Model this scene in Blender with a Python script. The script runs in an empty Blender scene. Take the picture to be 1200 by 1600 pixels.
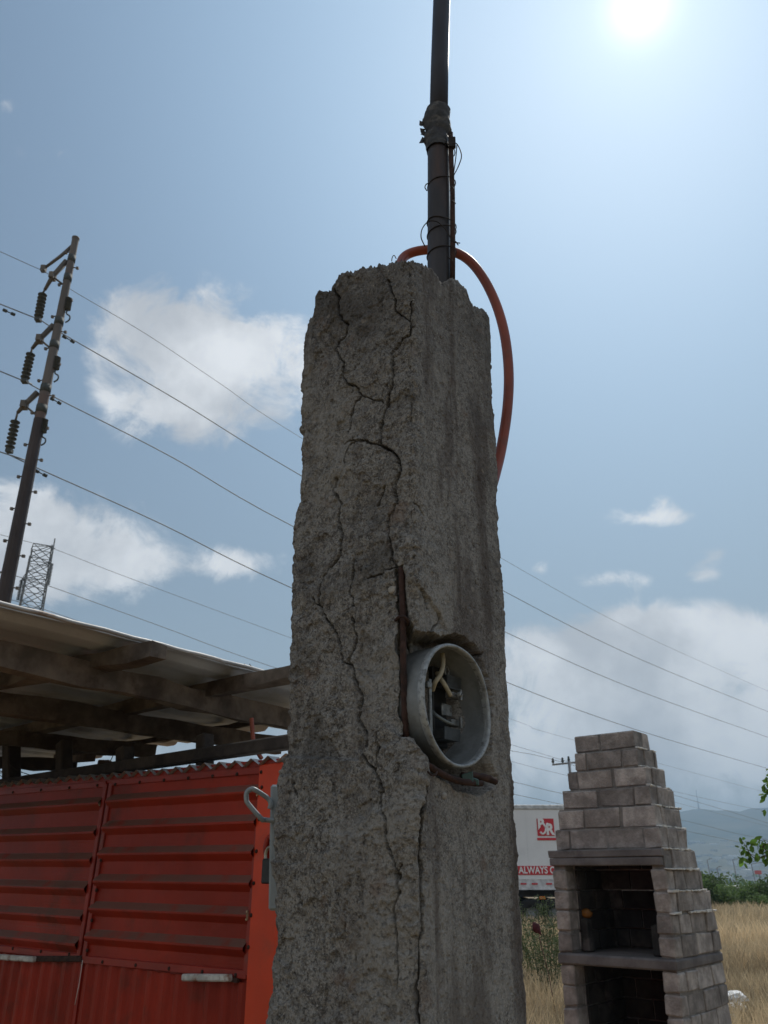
import bpy, math, random
import numpy as np
from mathutils import Vector, Matrix

# ------------------------------------------------------------------ camera, light
SC = bpy.context.scene
COL = SC.collection
F, EYE = 1250.0, 1.6
PITCH = math.atan(570 / 1250)
CP, SP = math.cos(PITCH), math.sin(PITCH)
cam_d = bpy.data.cameras.new('camera')
cam_d.sensor_fit = 'VERTICAL'; cam_d.sensor_height = 36.0
cam_d.lens = 36.0 * F / 1600; cam_d.clip_start = .05; cam_d.clip_end = 30000
cam_d.dof.use_dof = True; cam_d.dof.focus_distance = 1.12; cam_d.dof.aperture_fstop = 22
cam = bpy.data.objects.new('camera', cam_d); COL.objects.link(cam)
cam.location = (0, 0, EYE); cam.rotation_euler = (math.pi / 2 + PITCH, 0, 0)
SC.camera = cam
SC.view_settings.view_transform = 'Standard'; SC.view_settings.look = 'None'
SC.view_settings.gamma = 1; SC.view_settings.exposure = EXPO = -0.27
SC.render.engine = 'CYCLES'

SUN_EL, SUN_AZ = math.radians(53.9), math.radians(26.3)      # azimuth from +Y towards +X
sd = Vector((math.sin(SUN_AZ) * math.cos(SUN_EL), math.cos(SUN_AZ) * math.cos(SUN_EL), math.sin(SUN_EL)))
sl = bpy.data.lights.new('sun', 'SUN'); sl.energy = 3.2; sl.angle = math.radians(.6); sl.color = (1, .95, .86)
so = bpy.data.objects.new('sun', sl); COL.objects.link(so)
so.rotation_euler = (-sd).to_track_quat('-Z', 'Y').to_euler()


def ray(px, py):
    a = (px - 600) / F; b = (800 - py) / F
    return np.array([a, CP - SP * b, SP + CP * b])
def atY(px, py, Y):
    r = ray(px, py); v = r * (Y / r[1]); return Vector((v[0], v[1], v[2] + EYE))
def atZ(px, py, z):
    r = ray(px, py); v = r * (z / r[2]); return Vector((v[0], v[1], v[2] + EYE))      # z relative to eye
def atP(px, py, P0, n):
    r = Vector(ray(px, py)); o = Vector((0, 0, EYE)); n = Vector(n)
    return o + r * ((Vector(P0) - o).dot(n) / r.dot(n))
def scale_at(P):                                             # metres per photo pixel at a point
    return (P[1] * CP + (P[2] - EYE) * SP) / F

# ------------------------------------------------------------------ node helpers
class NT:
    def __init__(s, nt): s.nt = nt; s.n = nt.nodes; s.l = nt.links
    def node(s, t, **kw):
        x = s.n.new(t)
        for k, v in kw.items(): setattr(x, k, v)
        return x
    def put(s, sock, v):
        if isinstance(v, bpy.types.NodeSocket): s.l.new(v, sock)
        elif v is not None: sock.default_value = v
    def m(s, op, a, b=None, c=None, clamp=False):
        x = s.node('ShaderNodeMath', operation=op, use_clamp=clamp)
        s.put(x.inputs[0], a)
        if b is not None: s.put(x.inputs[1], b)
        if c is not None: s.put(x.inputs[2], c)
        return x.outputs[0]
    def noise(s, vec, scale, detail=4, rough=.55, dist=0):
        x = s.node('ShaderNodeTexNoise'); s.put(x.inputs['Vector'], vec)
        x.inputs['Scale'].default_value = scale; x.inputs['Detail'].default_value = detail
        x.inputs['Roughness'].default_value = rough; x.inputs['Distortion'].default_value = dist
        return x.outputs[0]
    def vor(s, vec, scale, feature='F1', out='Distance'):
        x = s.node('ShaderNodeTexVoronoi', feature=feature); s.put(x.inputs['Vector'], vec)
        x.inputs['Scale'].default_value = scale
        return x.outputs[out]
    def ss(s, v, a, b, lo=0., hi=1.):
        x = s.node('ShaderNodeMapRange', interpolation_type='SMOOTHSTEP'); s.put(x.inputs[0], v)
        for i, q in enumerate((a, b, lo, hi)): x.inputs[i + 1].default_value = q
        return x.outputs[0]
    def mix(s, f, a, b, mode='MIX'):
        x = s.node('ShaderNodeMix', data_type='RGBA', blend_type=mode)
        s.put(x.inputs[0], f)
        for i, v in ((6, a), (7, b)):
            if isinstance(v, tuple) and len(v) == 3: v = v + (1,)
            s.put(x.inputs[i], v)
        return x.outputs[2]
    def mapping(s, vec, scale):
        x = s.node('ShaderNodeMapping'); s.put(x.inputs[0], vec); x.inputs['Scale'].default_value = scale
        return x.outputs[0]

# ------------------------------------------------------------------ world: sky, aureole, clouds
world = bpy.data.worlds.new('World'); SC.world = world; world.use_nodes = True
w = NT(world.node_tree); w.n.clear()
sky = w.node('ShaderNodeTexSky', sky_type='NISHITA', sun_disc=False)
sky.sun_elevation = SUN_EL; sky.sun_rotation = SUN_AZ; sky.air_density = 1.1; sky.dust_density = .3; sky.ozone_density = 1.5
SKYW = .1
tc = w.node('ShaderNodeTexCoord'); D = tc.outputs['Generated']
sx = w.node('ShaderNodeSeparateXYZ'); w.put(sx.inputs[0], D)
yy = w.m('MAXIMUM', sx.outputs[1], .04)
U = w.m('DIVIDE', sx.outputs[0], yy); V = w.m('DIVIDE', sx.outputs[2], yy)
def uv(px, py):
    r = ray(px, py); return r[0] / r[1], r[2] / r[1]
n_big = w.noise(D, 3.4, 2, .5); n_fine = w.noise(D, 11, 10, .64, .5)
tot = None
for (px, py, rx, ry, s) in [(250, 490, 105, 58, 1.05), (340, 580, 115, 85, .95), (280, 640, 95, 65, .6), (445, 530, 70, 55, .9), (455, 620, 40, 40, .4), (190, 560, 60, 60, .45),
                            (60, 825, 150, 70, 1.1), (190, 880, 95, 50, .75), (375, 880, 75, 28, .8), (40, 900, 120, 50, .7),
                            (1110, 985, 140, 40, .95), (985, 980, 80, 34, .85), (880, 1050, 160, 70, .62), (1130, 1100, 220, 90, .72), (980, 1190, 330, 70, .66), (1000, 1110, 320, 110, .22),
                            (832, 880, 26, 18, .55), (1034, 780, 24, 18, .55), (1050, 808, 70, 16, .35), (1105, 860, 32, 16, .55), (1098, 892, 34, 18, .55), (960, 905, 60, 16, .6), (1000, 810, 50, 14, .45),
                            (118, 196, 26, 26, .42), (14, 165, 24, 16, .40), (90, 240, 50, 18, .4), (300, 1170, 300, 50, .45), (90, 230, 120, 40, .2), (960, 800, 50, 16, .3)]:
    u0, v0 = uv(px, py); u1, _ = uv(px + rx, py); _, v1 = uv(px, py - ry)
    du, dv = abs(u1 - u0), abs(v1 - v0)
    a = w.m('POWER', w.m('DIVIDE', w.m('SUBTRACT', U, u0), du), 2.); b = w.m('POWER', w.m('DIVIDE', w.m('SUBTRACT', V, v0), dv), 2.)
    g = w.m('MULTIPLY', w.m('EXPONENT', w.m('MULTIPLY', w.m('ADD', a, b), -1.)), s)
    tot = g if tot is None else w.m('ADD', tot, g)
nn = w.m('ADD', w.m('MULTIPLY', w.m('SUBTRACT', n_fine, .5), 2.7), w.m('MULTIPLY', w.m('SUBTRACT', n_big, .5), .5))
front = w.ss(sx.outputs[1], .05, .2)
dens = w.m('MULTIPLY', w.ss(w.m('ADD', tot, w.m('MULTIPLY', nn, w.ss(tot, .02, .4))), .25, .92), front)
# scattered cloud over the rest of the sky (lights the shaded faces, never in the frame)
rest = w.m('MULTIPLY', w.ss(w.noise(D, 2.6, 8, .6), .44, .62), w.m('SUBTRACT', 1., w.ss(sx.outputs[1], -.15, .1)))
dens = w.m('MAXIMUM', dens, w.m('MULTIPLY', rest, .9))
lb = w.m('MULTIPLY', w.ss(sx.outputs[0], .1, -.7), w.ss(sx.outputs[1], .1, -.2))       # added fill: unseen sky behind to the left brightened to light the pillar
dotn = w.node('ShaderNodeVectorMath', operation='DOT_PRODUCT'); w.put(dotn.inputs[0], D); dotn.inputs[1].default_value = sd
c1 = w.m('SUBTRACT', dotn.outputs['Value'], 1.)
def lobe(k, amp): return w.m('MULTIPLY', w.m('EXPONENT', w.m('MULTIPLY', c1, k)), amp)
glow = w.m('ADD', lobe(2600, 7.), lobe(300, 1.5)); glow2 = w.m('ADD', lobe(60, .2), lobe(12, .0))
cshade = w.ss(w.noise(D, 5.5, 6, .55), .34, .60)
ccol = w.mix(cshade, (6.6, 6.9, 7.3), (11., 11.3, 11.6))
low = w.ss(V, .0, .60)                                        # thicker, greyer air low down
skyc = w.mix(low, (1.08, .96, .88), (1.32, 1.17, 1.02))
skyc = w.mix(1., sky.outputs[0], skyc, 'MULTIPLY')
sp3 = w.node('ShaderNodeSeparateColor'); w.put(sp3.inputs[0], skyc); cb3 = w.node('ShaderNodeCombineColor')
for i_, cap in enumerate((7.4, 7.4, 7.4)):                  # hazy air: the aureole levels off before the sun's own glare
    xx = sp3.outputs[i_]; w.put(cb3.inputs[i_], w.m('DIVIDE', xx, w.m('POWER', w.m('ADD', 1., w.m('POWER', w.m('DIVIDE', xx, cap), 3.)), 1 / 3.)))
skyc = cb3.outputs[0]
ccol = w.mix(w.m('MULTIPLY', lb, .8), ccol, (18., 18., 17.6))
gl = w.node('ShaderNodeVectorMath', operation='SCALE'); gl.inputs[0].default_value = (1, 1, 1); w.put(gl.inputs['Scale'], glow)
gl3 = w.node('ShaderNodeVectorMath', operation='SCALE'); gl3.inputs[0].default_value = (2.3, 3.8, 5.1); w.put(gl3.inputs['Scale'], lobe(7.5, 1.5))
add3 = w.node('ShaderNodeVectorMath', operation='ADD'); w.put(add3.inputs[0], skyc); w.put(add3.inputs[1], gl3.outputs[0]); skyc = w.mix(w.m('MULTIPLY', dens, .9), add3.outputs[0], ccol)
gl2 = w.node('ShaderNodeVectorMath', operation='SCALE'); gl2.inputs[0].default_value = (.35, .9, 1.25); w.put(gl2.inputs['Scale'], glow2)
add0 = w.node('ShaderNodeVectorMath', operation='ADD'); w.put(add0.inputs[0], skyc); w.put(add0.inputs[1], gl2.outputs[0]); skyc = add0.outputs[0]
addn = w.node('ShaderNodeVectorMath', operation='ADD'); w.put(addn.inputs[0], skyc); w.put(addn.inputs[1], gl.outputs[0])
bg = w.node('ShaderNodeBackground'); w.put(bg.inputs[0], addn.outputs[0]); bg.inputs[1].default_value = SKYW
wo = w.node('ShaderNodeOutputWorld'); w.l.new(bg.outputs[0], wo.inputs[0])
world.cycles.sampling_method = 'MANUAL'; world.cycles.sample_map_resolution = 1024

# ------------------------------------------------------------------ mesh helpers
rnd = random.Random(7)
class MB:
    def __init__(s): s.v = []; s.f = []; s.sm = []; s.t = []
    def add(s, vs, fs, smooth=False, tint=.5):
        o = len(s.v); s.v += [tuple(x) for x in vs]; s.f += [tuple(i + o for i in f) for f in fs]
        s.sm += [smooth] * len(fs); s.t += [tint] * len(vs)
    def box(s, c, ax, ay, az, hx, hy, hz, tint=.5, jit=0, bev=0):
        c = Vector(c); ax, ay, az = Vector(ax).normalized(), Vector(ay).normalized(), Vector(az).normalized()
        if bev <= 0:
            vs = [c + ax * (hx * i) + ay * (hy * j) + az * (hz * k) for i in (-1, 1) for j in (-1, 1) for k in (-1, 1)]
            fs = [(0, 1, 3, 2), (4, 6, 7, 5), (0, 4, 5, 1), (2, 3, 7, 6), (0, 2, 6, 4), (1, 5, 7, 3)]
            s.add(vs, fs, False, tint); return
        vs = []; idx = {}
        for i in (-1, 1):
            for j in (-1, 1):
                for k in (-1, 1):
                    jv = Vector([rnd.uniform(-jit, jit) for _ in range(3)])
                    for q, (dx, dy, dz) in enumerate(((0, bev, bev), (bev, 0, bev), (bev, bev, 0))):
                        idx[i, j, k, q] = len(vs)
                        vs.append(c + jv + ax * (i * (hx - dx)) + ay * (j * (hy - dy)) + az * (k * (hz - dz)))
        fs = []
        for sg in (-1, 1):
            fs.append([idx[sg, a, b, 0] for a, b in ((-1, -1), (1, -1), (1, 1), (-1, 1))][::sg])
            fs.append([idx[a, sg, b, 1] for a, b in ((-1, -1), (-1, 1), (1, 1), (1, -1))][::sg])
            fs.append([idx[a, b, sg, 2] for a, b in ((-1, -1), (1, -1), (1, 1), (-1, 1))][::sg])
        for a in (-1, 1):
            for b in (-1, 1):
                fs.append([idx[a, b, -1, 0], idx[a, b, 1, 0], idx[a, b, 1, 1], idx[a, b, -1, 1]])
                fs.append([idx[a, -1, b, 0], idx[a, 1, b, 0], idx[a, 1, b, 2], idx[a, -1, b, 2]])
                fs.append([idx[-1, a, b, 1], idx[1, a, b, 1], idx[1, a, b, 2], idx[-1, a, b, 2]])
                for c2 in (-1, 1): fs.append([idx[a, b, c2, 0], idx[a, b, c2, 1], idx[a, b, c2, 2]])
        s.add(vs, fs, False, tint)
    def beam(s, a, b, wd, ht, up=(0, 0, 1), tint=.5, bev=0, jit=0):
        a, b = Vector(a), Vector(b); d = (b - a); L = d.length; d.normalize()
        sd_ = d.cross(Vector(up)).normalized(); u = sd_.cross(d)
        s.box((a + b) / 2, d, sd_, u, L / 2, wd / 2, ht / 2, tint, jit, bev)
    def tube(s, pts, r, seg=8, smooth=True, cap=True, tint=.5, wob=0):
        pts = [Vector(p) for p in pts]; n = len(pts)
        rs = r if isinstance(r, (list, tuple)) else [r] * n
        vs = []; fs = []; u = None
        for i, p in enumerate(pts):
            d = (pts[min(i + 1, n - 1)] - pts[max(i - 1, 0)])
            d = d.normalized() if d.length > 1e-9 else Vector((0, 0, 1))
            if u is None: u = d.orthogonal().normalized()
            u = (u - d * u.dot(d)); u = u.normalized() if u.length > 1e-6 else d.orthogonal().normalized()
            v = d.cross(u)
            for k in range(seg):
                a = 2 * math.pi * k / seg; rr = rs[i] * (1 + rnd.uniform(-wob, wob))
                vs.append(p + u * (math.cos(a) * rr) + v * (math.sin(a) * rr))
        for i in range(n - 1):
            for k in range(seg):
                fs.append((i * seg + k, i * seg + (k + 1) % seg, (i + 1) * seg + (k + 1) % seg, (i + 1) * seg + k))
        if cap: fs.append(tuple(range(seg))[::-1]); fs.append(tuple((n - 1) * seg + k for k in range(seg)))
        s.add(vs, fs, smooth, tint)
    def lathe(s, c, axis, prof, seg=32, smooth=True, tint=.5):   # prof: (radius, distance along axis)
        c = Vector(c); ax = Vector(axis).normalized(); u = ax.orthogonal().normalized(); v = ax.cross(u)
        vs = []; fs = []
        for r, h in prof:
            for k in range(seg):
                a = 2 * math.pi * k / seg; vs.append(c + ax * h + u * (r * math.cos(a)) + v * (r * math.sin(a)))
        for i in range(len(prof) - 1):
            for k in range(seg):
                fs.append((i * seg + k, i * seg + (k + 1) % seg, (i + 1) * seg + (k + 1) % seg, (i + 1) * seg + k))
        s.add(vs, fs, smooth, tint)
    def sheet(s, TL, TR, BR, BL, ns, nt, n, fn, smooth=False, tint=.5, thick=0):
        TL, TR, BR, BL, n = map(Vector, (TL, TR, BR, BL, n))
        vs = []; fs = []
        for j in range(nt + 1):
            t = j / nt
            for i in range(ns + 1):
                q = i / ns; p = (TL * (1 - q) + TR * q) * (1 - t) + (BL * (1 - q) + BR * q) * t
                vs.append(p + n * fn(q, t))
        for j in range(nt):
            for i in range(ns):
                a = j * (ns + 1) + i; fs.append((a, a + ns + 1, a + ns + 2, a + 1))
        s.add(vs, fs, smooth, tint)
    def build(s, name, mat, parent=None, **props):
        me = bpy.data.meshes.new(name); me.from_pydata(s.v, [], s.f); me.update()
        me.polygons.foreach_set('use_smooth', s.sm)
        at = me.attributes.new('tint', 'FLOAT', 'POINT'); at.data.foreach_set('value', s.t)
        me.materials.append(mat)
        o = bpy.data.objects.new(name, me); COL.objects.link(o)
        if parent: o.parent = parent; o.matrix_parent_inverse = Matrix.Translation(-parent.location) if parent.type == 'EMPTY' else Matrix()
        for k, v in props.items(): o[k] = v
        return o
def thing(name, loc, label, cat, group=None):
    o = bpy.data.objects.new(name, None); COL.objects.link(o); o.location = loc; o.empty_display_size = .1
    o['label'] = label; o['category'] = cat
    if group: o['group'] = group
    return o

def catmull(pts, k=8):
    pts = [Vector(p) for p in pts]; out = []
    P = [pts[0] * 2 - pts[1]] + pts + [pts[-1] * 2 - pts[-2]]
    for i in range(1, len(P) - 2):
        a, b, c, d = P[i - 1:i + 3]
        for j in range(k):
            t = j / k
            out.append(.5 * ((2 * b) + (c - a) * t + (2 * a - 5 * b + 4 * c - d) * t * t + (3 * b - a - 3 * c + d) * t ** 3))
    out.append(pts[-1]); return out

# ------------------------------------------------------------------ numpy noise
def vnoise(P, seed=0):
    P = np.asarray(P, dtype=np.float64) + seed * 17.31
    i = np.floor(P).astype(np.int64); f = P - i; f = f * f * (3 - 2 * f)
    out = 0
    for dx in (0, 1):
        wx = f[:, 0] if dx else 1 - f[:, 0]
        for dy in (0, 1):
            wy = f[:, 1] if dy else 1 - f[:, 1]
            for dz in (0, 1):
                wz = f[:, 2] if dz else 1 - f[:, 2]
                h = (i[:, 0] + dx) * 374761393 + (i[:, 1] + dy) * 668265263 + (i[:, 2] + dz) * 2147483647 + seed * 1013
                h = (h ^ (h >> 13)) * 1274126177; h = (h ^ (h >> 16)) & 0xffff
                out = out + wx * wy * wz * (h / 65535.0)
    return out * 2 - 1
def fbm(P, sc, oc=4, seed=0, g=.5):
    s = 0; a = 1; t = 0
    for k in range(oc): s = s + a * vnoise(P * (sc * 2.03 ** k), seed + k * 3); t += a; a *= g
    return s / t

# ------------------------------------------------------------------ materials
def mat(name, base, rough=.8, metal=0., var=.25, vscale=8, bump=.0, bscale=60, dirt=None, dscale=5, dth=(.5, .7), tint=0., spec=.5, stretch=None, detail=6):
    """procedural surface: base colour with noise variation, optional second colour in patches, bump, per-piece tint."""
    m = bpy.data.materials.new(name); m.use_nodes = True; q = NT(m.node_tree)
    bs = q.n['Principled BSDF']
    t = q.node('ShaderNodeTexCoord'); vec = t.outputs['Object']
    if stretch: vec = q.mapping(vec, stretch)
    n = q.noise(vec, vscale, detail, .6)
    lo = tuple(c * (1 - var) for c in base); hi = tuple(min(1, c * (1 + var)) for c in base)
    c = q.mix(q.ss(n, .3, .7), lo, hi)
    if dirt is not None:
        c = q.mix(q.ss(q.noise(vec, dscale, 8, .65), *dth), c, dirt)
    if tint:
        a = q.node('ShaderNodeAttribute', attribute_name='tint')
        k = q.m('ADD', 1 - tint, q.m('MULTIPLY', a.outputs['Fac'], 2 * tint))
        vm = q.node('ShaderNodeVectorMath', operation='SCALE'); q.put(vm.inputs[0], c); q.put(vm.inputs['Scale'], k); c = vm.outputs[0]
    q.put(bs.inputs['Base Color'], c)
    bs.inputs['Roughness'].default_value = rough; bs.inputs['Metallic'].default_value = metal
    bs.inputs['Specular IOR Level'].default_value = spec
    if bump:
        b = q.node('ShaderNodeBump'); b.inputs['Strength'].default_value = 1; b.inputs['Distance'].default_value = bump
        q.put(b.inputs['Height'], q.noise(vec, bscale, 5, .65)); q.put(bs.inputs['Normal'], b.outputs[0])
    return m

def concrete_mat():
    m = bpy.data.materials.new('weathered_concrete'); m.use_nodes = True; q = NT(m.node_tree); bs = q.n['Principled BSDF']
    t = q.node('ShaderNodeTexCoord'); vec = t.outputs['Object']; lmn = q.node('ShaderNodeAttribute', attribute_name='render_coat').outputs['Fac']
    fine = q.noise(vec, 420, 4, .6); mid = q.noise(vec, 90, 6, .65); big = q.noise(vec, 14, 6, .6)
    c = q.mix(q.ss(big, .3, .7), (.160, .151, .141), (.288, .275, .256))
    c = q.mix(q.ss(mid, .35, .7), c, (.29, .275, .252), 'MIX')
    c = q.mix(q.m('MULTIPLY', q.ss(mid, .52, .40), q.m('ADD', .5, q.m('MULTIPLY', lmn, .2))), c, (.095, .084, .076))
    c = q.mix(q.m('MULTIPLY', q.ss(q.noise(vec, 300, 5, .75), .50, .40), q.m('ADD', .66, q.m('MULTIPLY', lmn, .12))), c, (.065, .06, .054))
    c = q.mix(q.m('MULTIPLY', q.ss(fine, .5, .62), .6), c, (.40, .37, .335))
    # sand grains: dark, pale and reddish specks
    vc = q.vor(vec, 330, out='Color'); sv = q.node('ShaderNodeSeparateColor'); q.put(sv.inputs[0], vc)
    vd = q.vor(vec, 330)
    sp = q.m('MULTIPLY', q.ss(vd, .55, .25), 1.)
    c = q.mix(q.m('MULTIPLY', q.ss(q.noise(vec, 230, 5, .75), .60, .66), .8), c, (.045, .04, .036))
    sx3 = q.node('ShaderNodeSeparateXYZ'); q.put(sx3.inputs[0], vec)                 # darker towards the top
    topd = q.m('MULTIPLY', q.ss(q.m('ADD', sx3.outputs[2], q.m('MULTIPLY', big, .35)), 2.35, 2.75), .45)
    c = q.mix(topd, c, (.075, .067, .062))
    c = q.mix(q.m('MULTIPLY', sp, q.ss(sv.outputs[1], .97, .98)), c, (.36, .34, .31))
    c = q.mix(q.m('MULTIPLY', q.m('MULTIPLY', sp, q.ss(sv.outputs[2], .95, .97)), .4), c, (.22, .13, .10))
    pt = q.noise(vec, 5.5, 6, .6)                                                  # patches: washed-out and grimy areas
    c = q.mix(q.m('MULTIPLY', q.ss(pt, .5, .68), .55), c, (.33, .31, .28)); c = q.mix(q.m('MULTIPLY', q.ss(pt, .46, .32), .6), c, (.078, .072, .067))
    c = q.mix(q.m('MULTIPLY', q.ss(q.noise(vec, 15, 5, .6), .60, .70), .45), c, (.20, .135, .10))
    c = q.mix(q.m('MULTIPLY', q.m('MULTIPLY', q.ss(q.noise(q.mapping(vec, (1., 1., .25)), 16, 5, .6), .5, .64), q.m('SUBTRACT', 1., lmn)), .6), c, (.085, .068, .060))     # broad damp stains on the cast side
    # bigger stones showing through
    vc2 = q.vor(vec, 62, out='Color'); s2 = q.node('ShaderNodeSeparateColor'); q.put(s2.inputs[0], vc2)
    st = q.m('MULTIPLY', q.ss(q.vor(vec, 62), .32, .2), q.ss(s2.outputs[0], .86, .88))
    c = q.mix(q.m('MULTIPLY', st, .5), c, (.33, .29, .25))
    # old run-off stains, long and vertical
    sv_ = q.mapping(vec, (1., 1., .09)); s1 = q.ss(q.noise(sv_, 26, 5, .6), .52, .68)
    c = q.mix(q.m('MULTIPLY', s1, q.m('SUBTRACT', .68, q.m('MULTIPLY', lmn, .4))), c, (.075, .058, .05))
    s3 = q.ss(q.noise(q.mapping(vec, (1., 1., .2)), 60, 4, .6), .60, .75)
    c = q.mix(q.m('MULTIPLY', s3, .3), c, (.36, .34, .31))
    q.put(bs.inputs['Base Color'], c); bs.inputs['Roughness'].default_value = .95; bs.inputs['Specular IOR Level'].default_value = .25
    h = q.m('ADD', q.m('MULTIPLY', q.noise(vec, 380, 6, .75), .8), q.m('MULTIPLY', q.noise(vec, 1100, 3, .6), .5))
    h = q.m('SUBTRACT', h, q.m('MULTIPLY', q.ss(q.noise(vec, 190, 4, .6), .42, .32), 1.4))
    b = q.node('ShaderNodeBump'); q.put(b.inputs['Strength'], q.m('ADD', .75, q.m('MULTIPLY', lmn, .25))); b.inputs['Distance'].default_value = .0024
    q.put(b.inputs['Height'], h); q.put(bs.inputs['Normal'], b.outputs[0])
    return m
M = {
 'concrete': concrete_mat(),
 'rust': mat('rusted_steel', (.040, .019, .014), .9, .1, .5, 60, .0012, 300, (.10, .04, .022), 70, (.55, .75)),
 'pipe': mat('dark_pipe', (.045, .04, .042), .6, .3, .3, 20, .0004, 200, (.075, .045, .035), 12, (.5, .75), stretch=(1, 1, .2)),
 'pipe_up': mat('sooty_pipe', (.028, .027, .032), .5, .4, .3, 20, .0003, 160, stretch=(1, 1, .15)),
 'wire': mat('tie_wire', (.03, .022, .018), .7, .5, .3, 80),
 'tape': mat('torn_tape', (.035, .035, .036), .8, 0, .4, 50, .002, 120, (.11, .10, .09), 60),
 'hose': mat('orange_hose', (.24, .045, .018), .45, 0, .2, 15, .0003, 200, (.16, .05, .025), 22, (.5, .75)),
 'galv': mat('galvanised', (.20, .21, .21), .6, .3, .15, 40, .0005, 260, (.125, .13, .128), 18, (.45, .7)),
 'galv_rim': mat('scratched_rim', (.31, .32, .32), .55, .35, .2, 110, .0006, 400, (.17, .17, .165), 120, (.52, .62)),
 'black': mat('black_plastic', (.012, .013, .014), .45, 0, .3, 60),
 'terminal': mat('terminal_block', (.05, .055, .056), .5, .1, .3, 80),
 'lug': mat('terminal_metal', (.20, .205, .20), .5, .6, .3, 120, dirt=(.08, .07, .06), dscale=90),
 'cream': mat('cream_cable', (.40, .345, .235), .6, 0, .15, 60, dirt=(.3, .25, .16), dscale=80),
 'greycab': mat('grey_cable', (.15, .17, .17), .5, 0, .15, 60),
 'green': mat('green_plastic', (.004, .035, .02), .3, 0, .2, 60),
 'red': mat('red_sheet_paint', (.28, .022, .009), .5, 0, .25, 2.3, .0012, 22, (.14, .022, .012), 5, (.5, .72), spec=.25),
 'redframe': mat('red_frame_paint', (.26, .018, .008), .5, 0, .2, 6, .0006, 50, (.13, .045, .03), 9, (.55, .75)),
 'redpost': mat('orange_red_post', (.60, .045, .006), .45, 0, .12, 5, .0004, 60, (.30, .05, .02), 6, (.55, .8)),
 'wood': mat('old_timber', (.115, .09, .07), .9, 0, .45, 9, .004, 30, (.045, .03, .022), 5, (.45, .65), .35, stretch=(1, 1, 1)),
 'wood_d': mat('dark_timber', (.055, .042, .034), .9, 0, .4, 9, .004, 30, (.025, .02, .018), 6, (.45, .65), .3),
 'sheet': mat('fibre_roof_sheet', (.50, .52, .55), .6, .15, .15, 3, .0012, 50, (.27, .24, .20), 2.2, (.50, .75)),
 'zinc': mat('zinc_sheet', (.42, .41, .40), .5, .4, .25, 8, .0005, 90, (.22, .15, .11), 8, (.5, .7)),
 'zincbar': mat('worn_white_bar', (.5, .49, .46), .6, .1, .25, 30, .0005, 120, (.22, .12, .08), 25, (.52, .68)),
 'handle': mat('grey_painted_steel', (.22, .24, .245), .45, .2, .12, 20, .0004, 150, (.28, .26, .24), 30, (.55, .75)),
 'brass': mat('dull_shackle', (.35, .33, .27), .35, .7, .2, 50),
 'block': mat('concrete_block', (.335, .298, .272), .95, 0, .32, 11, .012, 55, (.20, .175, .16), 4, (.45, .66), .28),
 'mortar': mat('grey_mortar', (.20, .185, .17), .95, 0, .3, 14, .006, 60),
 'wmortar': mat('pale_mortar_drips', (.62, .59, .54), .95, 0, .2, 20, .006, 60),
 'lintel': mat('lintel_concrete', (.15, .135, .13), .9, 0, .25, 6, .003, 60, (.09, .08, .078), 7, (.5, .7)),
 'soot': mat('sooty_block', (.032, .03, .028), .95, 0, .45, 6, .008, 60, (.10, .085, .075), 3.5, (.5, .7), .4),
 'yellow': mat('yellow_bag', (.22, .085, .006), .6, 0, .25, 20, .01, 25),
 'white': mat('trailer_white', (.72, .74, .76), .45, 0, .06, .6, 0, 50, (.55, .56, .57), .35, (.55, .8)),
 'tred': mat('trailer_red', (.52, .02, .035), .5, 0, .1, 1),
 'decal': mat('decal_white', (.80, .80, .80), .5, 0, .03, 1),
 'dark': mat('chassis_dark', (.02, .02, .022), .7, 0, .4, 3),
 'tyre': mat('tyre', (.02, .02, .02), .9, 0, .3, 10),
 'orange': mat('amber_marker', (.7, .2, .02), .4),
 'pole': mat('weathered_steel_pole', (.13, .112, .10), .7, .1, .2, .6, 0, 50, (.13, .085, .07), .35, (.5, .65)),
 'poleb': mat('rust_band_pole', (.05, .036, .032), .6, .4, .25, .8, 0, 50, (.05, .035, .03), .6),
 'arm': mat('steel_arm', (.13, .11, .09), .6, .4, .25, 3),
 'insul': mat('glass_insulator', (.05, .055, .05), .7, 0, .2, 6),
 'conduct': mat('aluminium_conductor', (.26, .27, .28), .6, .4, .1, 3),
 'lattice': mat('galvanised_lattice', (.15, .155, .155), .7, .3, .15, 2),
 'bag': mat('white_plastic', (.8, .8, .78), .5, 0, .08, 6, .02, 12),
 'maroon': mat('maroon_rag', (.07, .008, .012), .8, 0, .3, 30, .01, 30),
 'farwhite': mat('far_render', (.62, .6, .56), .9, 0, .3, .02, tint=.45),
 'farwall': mat('far_wall', (.16, .17, .18), .9, 0, .2, .1),
 'farroof': mat('far_roof', (.6, .58, .52), .8, 0, .2, .1),
 'farred': mat('far_red', (.5, .08, .06), .7, 0, .1, .1),
 'farpole': mat('far_pole', (.2, .2, .21), .7),
 'cream_wall': mat('far_cream', (.7, .62, .48), .9, 0, .1, .3),
 'bark': mat('bark', (.10, .075, .055), .95, 0, .35, 15, .005, 50),
}
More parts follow.
